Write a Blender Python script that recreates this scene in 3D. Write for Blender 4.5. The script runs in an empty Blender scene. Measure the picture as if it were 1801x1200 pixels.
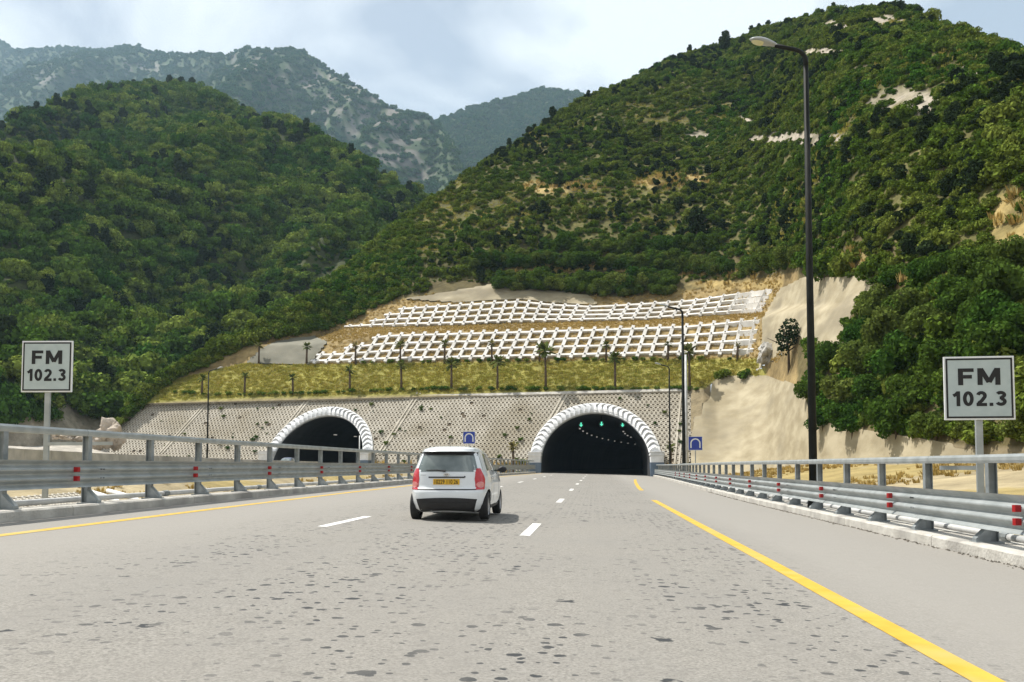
import bpy, bmesh, math, random
import numpy as np
from mathutils import Vector, Matrix, noise as mnoise

random.seed(7)
rng = np.random.default_rng(7)
scene = bpy.context.scene
R = math.radians

# ------------------------------------------------------------------ camera
F = 1530.0                     # focal length in pixels of the 1801 px wide photograph
CAM = Vector((0.0, 0.0, 1.17))
PITCH, YAW, SHIFT = 3.0, 5.41, 0.077
cd = bpy.data.cameras.new('camera')
cd.sensor_width = 36.0
cd.lens = F * 36.0 / 1801.0
cd.shift_y = SHIFT
cd.clip_start = 0.1
cd.clip_end = 9000
cam = bpy.data.objects.new('camera', cd)
scene.collection.objects.link(cam)
cam.location = CAM
cam.rotation_euler = (R(90 + PITCH), 0, R(YAW))
scene.camera = cam

# ------------------------------------------------------------------ light and sky
SUN_EL, SUN_AZ = 61.0, 70.0     # elevation, degrees to the left of the road direction
scene.view_settings.view_transform = 'Standard'
scene.view_settings.look = 'None'
scene.view_settings.exposure = 0.50
scene.view_settings.gamma = 1.0
world = bpy.data.worlds.new('World')
scene.world = world
world.use_nodes = True
wn, wl = world.node_tree.nodes, world.node_tree.links
wn.clear()
w_out = wn.new('ShaderNodeOutputWorld')
w_bg = wn.new('ShaderNodeBackground')
w_bg.inputs[1].default_value = 0.074
w_sky = wn.new('ShaderNodeTexSky')
w_sky.sky_type = 'NISHITA'
w_sky.sun_disc = False
w_sky.sun_elevation = R(SUN_EL)
w_sky.sun_rotation = R(-SUN_AZ)
w_sky.air_density = 1.0
w_sky.dust_density = 3.0
w_sky.ozone_density = 0.3
w_tc = wn.new('ShaderNodeTexCoord')
w_sep = wn.new('ShaderNodeSeparateXYZ')
wl.new(w_tc.outputs['Generated'], w_sep.inputs[0])
def wmath(op, a, b):
    n = wn.new('ShaderNodeMath'); n.operation = op
    for k, v in enumerate((a, b)):
        if isinstance(v, (int, float)): n.inputs[k].default_value = v
        else: wl.new(v, n.inputs[k])
    return n.outputs[0]
w_den = wmath('ADD', wmath('MAXIMUM', w_sep.outputs[2], 0.0), 0.25)
w_cx = wmath('DIVIDE', w_sep.outputs[0], w_den)
w_cy = wmath('DIVIDE', w_sep.outputs[1], w_den)
w_cmb = wn.new('ShaderNodeCombineXYZ')
wl.new(w_cx, w_cmb.inputs[0]); wl.new(w_cy, w_cmb.inputs[1])
w_map = wn.new('ShaderNodeMapping')
w_map.inputs['Location'].default_value = (0.55, 0.3, 0.0)
wl.new(w_cmb.outputs[0], w_map.inputs[0])
w_noise = wn.new('ShaderNodeTexNoise')
w_noise.inputs['Scale'].default_value = 2.1
w_noise.inputs['Detail'].default_value = 7.0
w_noise.inputs['Roughness'].default_value = 0.52
w_noise.inputs['Distortion'].default_value = 0.35
wl.new(w_map.outputs[0], w_noise.inputs['Vector'])
w_ramp = wn.new('ShaderNodeValToRGB')
w_ramp.color_ramp.elements[0].position = 0.43
w_ramp.color_ramp.elements[0].color = (0.30, 0.30, 0.30, 1)
w_ramp.color_ramp.elements[1].position = 0.58
w_ramp.color_ramp.elements[1].color = (0.95, 0.95, 0.95, 1)
wl.new(w_noise.outputs[0], w_ramp.inputs[0])
w_mix = wn.new('ShaderNodeMix'); w_mix.data_type = 'RGBA'
w_mix.inputs[7].default_value = (10.6, 11.0, 11.2, 1)
wl.new(w_ramp.outputs[0], w_mix.inputs[0])
wl.new(w_sky.outputs[0], w_mix.inputs[6])
wl.new(w_mix.outputs[2], w_bg.inputs[0])
wl.new(w_bg.outputs[0], w_out.inputs[0])

sl = bpy.data.lights.new('sun', 'SUN')
sl.energy = 5.0
sl.angle = R(0.53)
sl.color = (1.0, 0.955, 0.88)
sun = bpy.data.objects.new('sun', sl)
scene.collection.objects.link(sun)
sdir = Vector((-math.sin(R(SUN_AZ)) * math.cos(R(SUN_EL)), math.cos(R(SUN_AZ)) * math.cos(R(SUN_EL)), math.sin(R(SUN_EL))))
sun.rotation_euler = sdir.to_track_quat('Z', 'Y').to_euler()
sun.location = (0, 0, 60)

cy = scene.cycles
cy.max_bounces = 5
cy.diffuse_bounces = 3
cy.glossy_bounces = 3
cy.transmission_bounces = 4
cy.transparent_max_bounces = 6
cy.volume_bounces = 1
cy.use_denoising = True
cy.sample_clamp_indirect = 6.0
try:
    cy.denoiser = 'OPENIMAGEDENOISE'
    cy.denoising_input_passes = 'RGB_ALBEDO_NORMAL'
except Exception:
    pass

# ------------------------------------------------------------------ pixel <-> world
ROT = np.array(cam.rotation_euler.to_matrix())
def ray(px, py):
    """direction through a photograph pixel, scaled so that its y component is 1"""
    d = ROT @ np.array([(px - 900.5) / F, (600 - py) / F + SHIFT * 1801 / F, -1.0])
    return d / d[1]
def at(px, py, D):
    d = ray(px, py)
    return np.array([d[0] * D, D, CAM.z + d[2] * D])
def proj(P):
    P = np.asarray(P, float)
    q = (P - np.array(CAM)) @ ROT          # = ROT^T (P-C)
    px = 900.5 + F * q[..., 0] / -q[..., 2]
    py = 600 - F * (q[..., 1] / -q[..., 2]) + SHIFT * 1801
    return px, py
CROSS = 0.028
def zroad(X):
    return -CROSS * X
def on_road(px, py):
    d = ray(px, py)
    D = CAM.z / (-d[2] - CROSS * d[0])
    return np.array([d[0] * D, D, -CROSS * d[0] * D])

# ------------------------------------------------------------------ material helpers
MATS = {}
def nodes_mat(name):
    m = bpy.data.materials.new(name); m.use_nodes = True
    nt = m.node_tree
    return m, nt.nodes, nt.links, nt.nodes['Principled BSDF']
def surf(name, c1, c2=None, scale=2.0, rough=0.8, metal=0.0, bump=0.0, bscale=None, detail=6, coat=0.0, spec=0.4, lo=0.35, hi=0.65, c3=None, c3scale=0.2, stretch=None):
    """colour varied by noise between c1 and c2 (and large patches of c3), with fine relief"""
    m, N, L, P = nodes_mat(name)
    P.inputs['Roughness'].default_value = rough
    P.inputs['Metallic'].default_value = metal
    P.inputs['Specular IOR Level'].default_value = spec
    if coat: P.inputs['Coat Weight'].default_value = coat; P.inputs['Coat Roughness'].default_value = 0.04
    tc = N.new('ShaderNodeTexCoord'); vec = tc.outputs['Object']
    if stretch:
        mp = N.new('ShaderNodeMapping'); mp.inputs['Scale'].default_value = stretch
        L.new(vec, mp.inputs[0]); vec = mp.outputs[0]
    def nz(s, d):
        n = N.new('ShaderNodeTexNoise'); n.inputs['Scale'].default_value = s; n.inputs['Detail'].default_value = d
        L.new(vec, n.inputs['Vector']); return n.outputs[0]
    def ramp(f, a, b):
        r = N.new('ShaderNodeMapRange'); r.inputs[1].default_value = a; r.inputs[2].default_value = b
        L.new(f, r.inputs[0]); return r.outputs[0]
    def mix(f, a, b):
        x = N.new('ShaderNodeMix'); x.data_type = 'RGBA'; L.new(f, x.inputs[0])
        for k, v in ((6, a), (7, b)):
            if isinstance(v, tuple): x.inputs[k].default_value = (*v, 1)
            else: L.new(v, x.inputs[k])
        return x.outputs[2]
    if c2 is None:
        P.inputs['Base Color'].default_value = (*c1, 1)
    else:
        col = mix(ramp(nz(scale, detail), lo, hi), c1, c2)
        if c3: col = mix(ramp(nz(c3scale, 4), 0.5, 0.68), col, c3)
        L.new(col, P.inputs['Base Color'])
    if bump:
        b = N.new('ShaderNodeBump'); b.inputs['Strength'].default_value = bump; b.inputs['Distance'].default_value = 0.05
        L.new(nz(bscale or scale * 4, 8), b.inputs['Height']); L.new(b.outputs[0], P.inputs['Normal'])
    MATS[name] = m
    return m
def emit(name, col, s):
    m, N, L, P = nodes_mat(name)
    P.inputs['Base Color'].default_value = (*[c * .3 for c in col], 1)
    P.inputs['Emission Color'].default_value = (*col, 1)
    P.inputs['Emission Strength'].default_value = s
    return m
def foliage(name, ca, cb, cc, trans=0.25, wscale=0.02, rmix=0.55, gloss=0.0):
    """leaf material: colour differs from plant to plant and from place to place, light passes through"""
    m = bpy.data.materials.new(name); m.use_nodes = True
    N, L = m.node_tree.nodes, m.node_tree.links; N.clear()
    out = N.new('ShaderNodeOutputMaterial')
    oi = N.new('ShaderNodeObjectInfo'); geo = N.new('ShaderNodeNewGeometry')
    n = N.new('ShaderNodeTexNoise'); n.inputs['Scale'].default_value = wscale; n.inputs['Detail'].default_value = 4
    L.new(geo.outputs['Position'], n.inputs['Vector'])
    mr = N.new('ShaderNodeMapRange'); mr.inputs[1].default_value = 0.38; mr.inputs[2].default_value = 0.64
    L.new(n.outputs[0], mr.inputs[0])
    r2 = N.new('ShaderNodeMapRange'); r2.inputs[1].default_value = 1 - rmix; r2.inputs[2].default_value = 1.0
    L.new(oi.outputs['Random'], r2.inputs[0])
    x1 = N.new('ShaderNodeMix'); x1.data_type = 'RGBA'; L.new(mr.outputs[0], x1.inputs[0])
    x1.inputs[6].default_value = (*ca, 1); x1.inputs[7].default_value = (*cb, 1)
    x2 = N.new('ShaderNodeMix'); x2.data_type = 'RGBA'; L.new(r2.outputs[0], x2.inputs[0])
    L.new(x1.outputs[2], x2.inputs[6]); x2.inputs[7].default_value = (*cc, 1)
    # leaf to leaf variation
    rp = N.new('ShaderNodeMapRange'); rp.inputs[3].default_value = 0.55; rp.inputs[4].default_value = 1.5
    L.new(geo.outputs['Random Per Island'], rp.inputs[0])
    hv = N.new('ShaderNodeHueSaturation'); L.new(x2.outputs[2], hv.inputs['Color']); L.new(rp.outputs[0], hv.inputs['Value'])
    df = N.new('ShaderNodeBsdfDiffuse'); tr = N.new('ShaderNodeBsdfTranslucent')
    L.new(hv.outputs[0], df.inputs[0]); L.new(hv.outputs[0], tr.inputs[0])
    ms = N.new('ShaderNodeMixShader'); ms.inputs[0].default_value = trans
    L.new(df.outputs[0], ms.inputs[1]); L.new(tr.outputs[0], ms.inputs[2])
    gl = N.new('ShaderNodeBsdfGlossy'); gl.inputs['Roughness'].default_value = 0.45; gl.inputs[0].default_value = (0.8, 0.85, 0.7, 1)
    ms2 = N.new('ShaderNodeMixShader'); ms2.inputs[0].default_value = gloss
    L.new(ms.outputs[0], ms2.inputs[1]); L.new(gl.outputs[0], ms2.inputs[2])
    L.new(ms2.outputs[0], out.inputs[0])
    return m
def vcol_mat(name, rough=0.9, bump=0.3, bscale=3.0, var=0.35, nscale=0.8):
    """terrain: soil, rock and grass colours kept per vertex, broken up by noise"""
    m, N, L, P = nodes_mat(name)
    P.inputs['Roughness'].default_value = rough; P.inputs['Specular IOR Level'].default_value = 0.15
    at_ = N.new('ShaderNodeAttribute'); at_.attribute_name = 'soil'
    tc = N.new('ShaderNodeTexCoord')
    n = N.new('ShaderNodeTexNoise'); n.inputs['Scale'].default_value = nscale; n.inputs['Detail'].default_value = 8
    n.inputs['Roughness'].default_value = 0.65
    L.new(tc.outputs['Object'], n.inputs['Vector'])
    mr = N.new('ShaderNodeMapRange'); mr.inputs[1].default_value = 0.3; mr.inputs[2].default_value = 0.7
    mr.inputs[3].default_value = 1 - var; mr.inputs[4].default_value = 1 + var
    L.new(n.outputs[0], mr.inputs[0])
    hv = N.new('ShaderNodeHueSaturation'); L.new(at_.outputs['Color'], hv.inputs['Color']); L.new(mr.outputs[0], hv.inputs['Value'])
    L.new(hv.outputs[0], P.inputs['Base Color'])
    n2 = N.new('ShaderNodeTexNoise'); n2.inputs['Scale'].default_value = bscale; n2.inputs['Detail'].default_value = 10
    L.new(tc.outputs['Object'], n2.inputs['Vector'])
    b = N.new('ShaderNodeBump'); b.inputs['Strength'].default_value = bump; b.inputs['Distance'].default_value = 0.3
    L.new(n2.outputs[0], b.inputs['Height']); L.new(b.outputs[0], P.inputs['Normal'])
    return m

# ------------------------------------------------------------------ mesh helpers
COL = scene.collection
def tag(o, label=None, cat=None, group=None, kind=None):
    if label: o['label'] = label
    if cat: o['category'] = cat
    if group: o['group'] = group
    if kind: o['kind'] = kind
    return o
def empty(name, loc=(0, 0, 0), rz=0.0, parent=None):
    o = bpy.data.objects.new(name, None); COL.objects.link(o)
    o.empty_display_size = 0.2
    o.location = tuple(loc); o.rotation_euler = (0, 0, rz)
    if parent: o.parent = parent
    return o
def link_mesh(name, me, parent=None, loc=None):
    o = bpy.data.objects.new(name, me); COL.objects.link(o)
    if parent: o.parent = parent
    if loc is not None: o.location = tuple(loc)
    return o
def make_mesh(name, verts, faces, mats, mi=None, smooth=False):
    me = bpy.data.meshes.new(name)
    me.from_pydata([tuple(map(float, v)) for v in verts], [], [tuple(map(int, f)) for f in faces])
    for m in (mats if isinstance(mats, (list, tuple)) else [mats]): me.materials.append(m)
    if mi is not None: me.polygons.foreach_set('material_index', np.asarray(mi, np.int32))
    if smooth: me.polygons.foreach_set('use_smooth', np.ones(len(me.polygons), bool))
    me.update()
    return me
class MB:
    """collects shapes for ONE mesh"""
    def __init__(s): s.v, s.f, s.m = [], [], []
    def add(s, v, f, m=0):
        k = len(s.v); s.v += [tuple(p) for p in v]; s.f += [tuple(i + k for i in q) for q in f]; s.m += [m] * len(f); return s
    def hexa(s, p, m=0):
        """8 corners: 4 of the bottom (ccw from above), 4 of the top"""
        return s.add(p, [(3, 2, 1, 0), (4, 5, 6, 7), (0, 1, 5, 4), (1, 2, 6, 5), (2, 3, 7, 6), (3, 0, 4, 7)], m)
    def box(s, x0, x1, y0, y1, z0, z1, m=0):
        return s.hexa([(x0, y0, z0), (x1, y0, z0), (x1, y1, z0), (x0, y1, z0), (x0, y0, z1), (x1, y0, z1), (x1, y1, z1), (x0, y1, z1)], m)
    def prism(s, poly, axis, a, b, m=0):
        """polygon of 2-D points extruded along axis 0/1/2 from a to b"""
        n = len(poly)
        def mk(p, t):
            q = list(p); q.insert(axis, t); return tuple(q)
        v = [mk(p, a) for p in poly] + [mk(p, b) for p in poly]
        f = [tuple(range(n))[::-1], tuple(range(n, 2 * n))] + [(i, (i + 1) % n, n + (i + 1) % n, n + i) for i in range(n)]
        return s.add(v, f, m)
    def tube(s, path, r, n=8, m=0, cap=True):
        path = [Vector(p) for p in path]
        rr = r if isinstance(r, (list, tuple)) else [r] * len(path)
        v = []
        up = Vector((0, 0, 1))
        for i, p in enumerate(path):
            d = (path[min(i + 1, len(path) - 1)] - path[max(i - 1, 0)]).normalized()
            a = d.cross(up if abs(d.z) < 0.95 else Vector((1, 0, 0))).normalized(); b = d.cross(a).normalized()
            for k in range(n):
                t = 2 * math.pi * k / n
                v.append(p + (a * math.cos(t) + b * math.sin(t)) * rr[i])
        f = []
        for i in range(len(path) - 1):
            for k in range(n):
                f.append((i * n + k, i * n + (k + 1) % n, (i + 1) * n + (k + 1) % n, (i + 1) * n + k))
        if cap: f += [tuple(range(n))[::-1], tuple((len(path) - 1) * n + k for k in range(n))]
        return s.add(v, f, m)
    def mesh(s, name, mats, smooth=False): return make_mesh(name, s.v, s.f, mats, s.m, smooth)
    def build(s, name, mats, parent=None, loc=None, smooth=False, bevel=0.0):
        o = link_mesh(name, s.mesh(name, mats, smooth), parent, loc)
        if bevel:
            b = o.modifiers.new('bevel', 'BEVEL'); b.width = bevel; b.segments = 2; b.limit_method = 'ANGLE'
        return o
def smooth_by_angle(o, deg=35):
    bm = bmesh.new(); bm.from_mesh(o.data)
    for f in bm.faces: f.smooth = True
    for e in bm.edges:
        e.smooth = e.calc_face_angle(0) < R(deg) if len(e.link_faces) == 2 else False
    bm.to_mesh(o.data); bm.free()
def copy_tree(o, parent=None):
    c = o.copy(); COL.objects.link(c)
    c.parent = parent
    for ch in o.children: copy_tree(ch, c)
    return c
def grid_faces(nr, nc, keep=None):
    f = []
    for i in range(nr - 1):
        for j in range(nc - 1):
            if keep is None or keep[i, j]: f.append((i * nc + j, i * nc + j + 1, (i + 1) * nc + j + 1, (i + 1) * nc + j))
    return f
def interp(x, pts):
    xs, ys = zip(*pts); return np.interp(x, xs, ys)
def fbm(p, s, o=4):
    return mnoise.fractal(Vector(p) * s, 1.0, 2.0, o)
def inpoly(x, y, poly):
    x = np.asarray(x, float); y = np.asarray(y, float); r = np.zeros(x.shape, bool); n = len(poly)
    for i in range(n):
        (x1, y1), (x2, y2) = poly[i], poly[(i + 1) % n]
        c = ((y1 > y) != (y2 > y)) & (x < (x2 - x1) * (y - y1) / ((y2 - y1) or 1e-9) + x1)
        r ^= c
    return r
def inell(x, y, L):
    r = np.zeros(np.shape(x))
    for cx, cy_, rx, ry in L: r = np.maximum(r, 1.3 - np.sqrt(((x - cx) / rx) ** 2 + ((y - cy_) / ry) ** 2))
    return np.clip(r * 2, 0, 1)
def text_mesh(body, size, bold=0.0, extrude=0.0):
    """flat lettering, centred on the origin in the x-y plane"""
    c = bpy.data.curves.new('lettering', 'FONT'); c.body = body; c.size = size; c.offset = bold; c.extrude = extrude
    c.align_x = 'CENTER'; c.align_y = 'CENTER'; c.resolution_u = 4
    o = bpy.data.objects.new('lettering', c); COL.objects.link(o)
    dg = bpy.context.evaluated_depsgraph_get()
    me = bpy.data.meshes.new_from_object(o.evaluated_get(dg))
    bpy.data.objects.remove(o); bpy.data.curves.remove(c)
    v = np.array([p.co[:] for p in me.vertices]); c0 = (v.max(0) + v.min(0)) / 2
    for p in me.vertices: p.co = Vector(p.co) - Vector(c0)
    return me

# ------------------------------------------------------------------ materials
M_conc = surf('concrete', (0.34, 0.33, 0.30), (0.46, 0.44, 0.40), 1.5, 0.9, bump=0.25, bscale=14, c3=(0.27, 0.26, 0.235), c3scale=0.35)
M_kerb = surf('kerb concrete', (0.40, 0.38, 0.34), (0.54, 0.52, 0.47), 2.5, 0.92, bump=0.4, bscale=22, c3=(0.30, 0.285, 0.26), c3scale=0.9)
M_white = surf('white concrete', (0.60, 0.61, 0.61), (0.76, 0.765, 0.765), 0.9, 0.75, bump=0.1, bscale=10)
M_lat = surf('pale precast concrete', (0.56, 0.54, 0.50), (0.74, 0.72, 0.68), 0.6, 0.85, bump=0.1, bscale=10)
M_blueb = surf('blue grey painted concrete', (0.10, 0.14, 0.19), (0.14, 0.18, 0.235), 1.0, 0.7)
M_dark = surf('dark soil', (0.085, 0.066, 0.044), (0.14, 0.11, 0.072), 2.0, 0.95)  # dark brown earth behind the open block holes
M_block = surf('beige precast block', (0.42, 0.385, 0.315), (0.53, 0.49, 0.41), 0.35, 0.9, c3=(0.37, 0.33, 0.25), c3scale=0.12)
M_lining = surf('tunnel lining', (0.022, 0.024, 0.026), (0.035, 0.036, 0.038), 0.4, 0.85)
M_galv = surf('galvanised steel', (0.30, 0.325, 0.322), (0.40, 0.425, 0.422), 3.0, 0.45, metal=0.35, bump=0.02, spec=0.5)
M_post = surf('weathered galvanised post', (0.20, 0.22, 0.225), (0.31, 0.335, 0.34), 5.0, 0.6, metal=0.35)
M_pole = surf('dark painted steel', (0.010, 0.012, 0.011), (0.018, 0.020, 0.018), 3.0, 0.65, spec=0.15)
M_lampgrey = surf('lamp grey enamel', (0.27, 0.29, 0.29), (0.33, 0.35, 0.35), 3.0, 0.35)
M_signface = surf('pale sign face', (0.40, 0.47, 0.475), (0.45, 0.52, 0.52), 6.0, 0.5)
M_black = surf('black print', (0.012, 0.012, 0.013), None, rough=0.6)
M_whitep = surf('white sign edge', (0.72, 0.74, 0.74), None, rough=0.5)
M_blue = surf('blue sign face', (0.02, 0.045, 0.30), (0.03, 0.06, 0.36), 3, 0.45)
M_red = surf('red reflector', (0.28, 0.005, 0.007), (0.36, 0.008, 0.01), 30, 0.3)
M_pipe = surf('grey plastic conduit', (0.45, 0.46, 0.46), (0.58, 0.58, 0.57), 3, 0.6)
M_trunk = surf('bark', (0.055, 0.040, 0.028), (0.11, 0.085, 0.06), 6, 0.95, bump=0.4, bscale=20)
M_palmtrunk = surf('palm trunk', (0.07, 0.05, 0.033), (0.13, 0.095, 0.065), 9, 0.95, bump=0.5, bscale=30)
M_shot = surf('sprayed concrete', (0.29, 0.245, 0.155), (0.42, 0.365, 0.25), 0.5, 0.92, bump=1.0, bscale=0.9, c3=(0.25, 0.215, 0.145), c3scale=0.16, stretch=(0.7, 0.7, 1.6))
M_shotg = surf('grey sprayed concrete', (0.15, 0.145, 0.11), (0.20, 0.19, 0.145), 0.3, 0.92, bump=0.5, bscale=1.8)
M_rock = surf('pale rock', (0.33, 0.28, 0.22), (0.55, 0.48, 0.40), 0.6, 0.92, bump=0.9, bscale=2.0, c3=(0.24, 0.2, 0.155), c3scale=0.5)
M_hill = vcol_mat('hillside soil', bump=0.5, bscale=1.5)
M_far = vcol_mat('mountain ground', bump=0.6, bscale=0.15, nscale=0.06, var=0.3)
M_ground = vcol_mat('sandy ground', bump=0.5, bscale=2.2, nscale=0.5, var=0.3)
M_leafA = foliage('maquis leaves', (0.042, 0.105, 0.013), (0.095, 0.130, 0.018), (0.160, 0.195, 0.036), 0.15, 0.025)
M_leafB = foliage('woodland leaves', (0.036, 0.092, 0.015), (0.095, 0.155, 0.022), (0.190, 0.240, 0.046), 0.15, 0.025)
M_leafC = foliage('far woodland leaves', (0.035, 0.095, 0.030), (0.055, 0.11, 0.034), (0.08, 0.13, 0.045), 0.2, 0.006)
M_leafD = foliage('bush leaves', (0.036, 0.090, 0.014), (0.085, 0.130, 0.020), (0.130, 0.165, 0.036), 0.30, 0.08)
M_leafE = foliage('dark evergreen leaves', (0.018, 0.034, 0.014), (0.026, 0.042, 0.016), (0.034, 0.052, 0.02), 0.15, 0.02)
M_palm = foliage('palm fronds', (0.085, 0.12, 0.035), (0.12, 0.14, 0.04), (0.19, 0.16, 0.06), 0.25, 0.05)
M_grass = foliage('yellowing grass', (0.36, 0.33, 0.065), (0.28, 0.29, 0.055), (0.46, 0.38, 0.10), 0.35, 0.10)
M_dry = foliage('dry straw grass', (0.46, 0.33, 0.11), (0.38, 0.27, 0.085), (0.55, 0.42, 0.17), 0.35, 0.08)

# ================================================================== the setting
TUN_Y = 112.0
def bend(Y):                       # the road swings gently to the right inside the tunnel
    return 0.0011 * max(0.0, Y - 116.0) ** 2
def smoothpts(pts):
    xs = np.arange(-40, 320, 1.0); ys = interp(xs, pts)
    k = np.hanning(15); k /= k.sum()
    return xs, np.convolve(np.pad(ys, 7, mode='edge'), k, 'valid')
_xl = smoothpts([(-40, -9.35), (13, -9.35), (25, -9.6), (50, -9.5), (75, -9.0), (105, -7.6), (112, -7.3), (320, -7.3)])
_xr = smoothpts([(-40, 5.55), (34, 5.5), (54, 5.95), (75, 6.6), (105, 7.3), (112, 7.3), (320, 7.3)])
def XL(Y): return float(np.interp(Y, *_xl)) + bend(Y)
def XR(Y): return float(np.interp(Y, *_xr)) + bend(Y)

def wallY(X): return TUN_Y - 0.2 * X          # foot of the tiled slope
COT = 0.84
NRM = Vector((-0.2, -1.0, COT)).normalized()
def slope_pt(X, z, n=0.0):
    return Vector((X, wallY(X) + COT * z, z)) + NRM * n

# ---- toe of the cutting on the right, (Y -> X)
TOE = [(-60, 26), (20, 24), (30, 23.2), (38, 22.6), (45, 22.2), (50, 21.4), (60, 20.2), (78, 19.1), (98, 19.5), (104, 17.3), (109, 11.6), (120, 11.0), (400, 11.0)]
def toe_z(Y): return float(interp(Y, [(-60, 1.2), (38, 1.5), (75, 1.4), (92, 0.9), (109, 0.1), (130, 0.0)]))

def ground_z(X, Y):
    l, r = XL(Y) - 1.1, XR(Y) + 1.1
    n = fbm((X, Y, 0), 0.11, 4)
    if l <= X <= r: return zroad(X - bend(Y)) - 0.35
    if X > r:
        xt = float(interp(Y, TOE)); t = min(1.0, max(0.0, (X - r) / max(0.5, xt - r)))
        z = zroad(r) - 0.30 + t * (toe_z(Y) - zroad(r) + 0.22)
        return z + 0.10 * n * min(1, (X - r) / 2)
    d = l - X
    z = float(interp(d, [(0, zroad(l) - 0.30), (1.5, zroad(l) - 0.7), (3.5, -1.0), (5.2, -0.85), (9.2, 0.40), (19, 0.55), (42, 0.55), (48, 0.9), (70, 3.2), (110, 8), (400, 9)]))
    if Y > 90 and d > 30: z = z * min(1, 1) 
    far = max(0.0, min(1.0, (d - 44) / 10))
    return z + 0.18 * n * min(1, d / 3) * (0.4 if 15 < d < 44 else 1) + far * 1.6 * fbm((X, Y, 3), 0.045, 5)
xs = np.concatenate([np.linspace(-900, -160, 12), np.linspace(-140, -60, 50), np.linspace(-59, -12, 90), np.linspace(-11.6, 9.4, 50), np.linspace(9.8, 40, 60), np.linspace(50, 900, 14)])
ys = np.concatenate([np.linspace(-300, -20, 8), np.linspace(-10, 130, 180), np.linspace(135, 300, 20), np.linspace(400, 2200, 10)])
gv, gc = [], []
for y in ys:
    for x in xs:
        z = ground_z(float(x), float(y)); gv.append((x, y, z))
        n = fbm((x, y, 9), 0.22, 4); n2 = fbm((x, y, 4), 0.05, 3)
        c = np.array([0.34, 0.28, 0.17]) * (1 + 0.25 * n)
        if n2 > 0.12: c = np.array([0.30, 0.235, 0.10])
        if x < -60: c = np.array([0.40, 0.37, 0.32]) * (1 + 0.3 * n)
        gc.append((*np.clip(c, 0.02, 1), 1))
me = make_mesh('ground', gv, grid_faces(len(ys), len(xs)), M_ground, smooth=True)
ca = me.color_attributes.new('soil', 'FLOAT_COLOR', 'POINT'); ca.data.foreach_set('color', np.array(gc, np.float32).ravel())
tag(link_mesh('ground', me), 'sandy ground with dry patches on both sides of the motorway', kind='structure')

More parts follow.
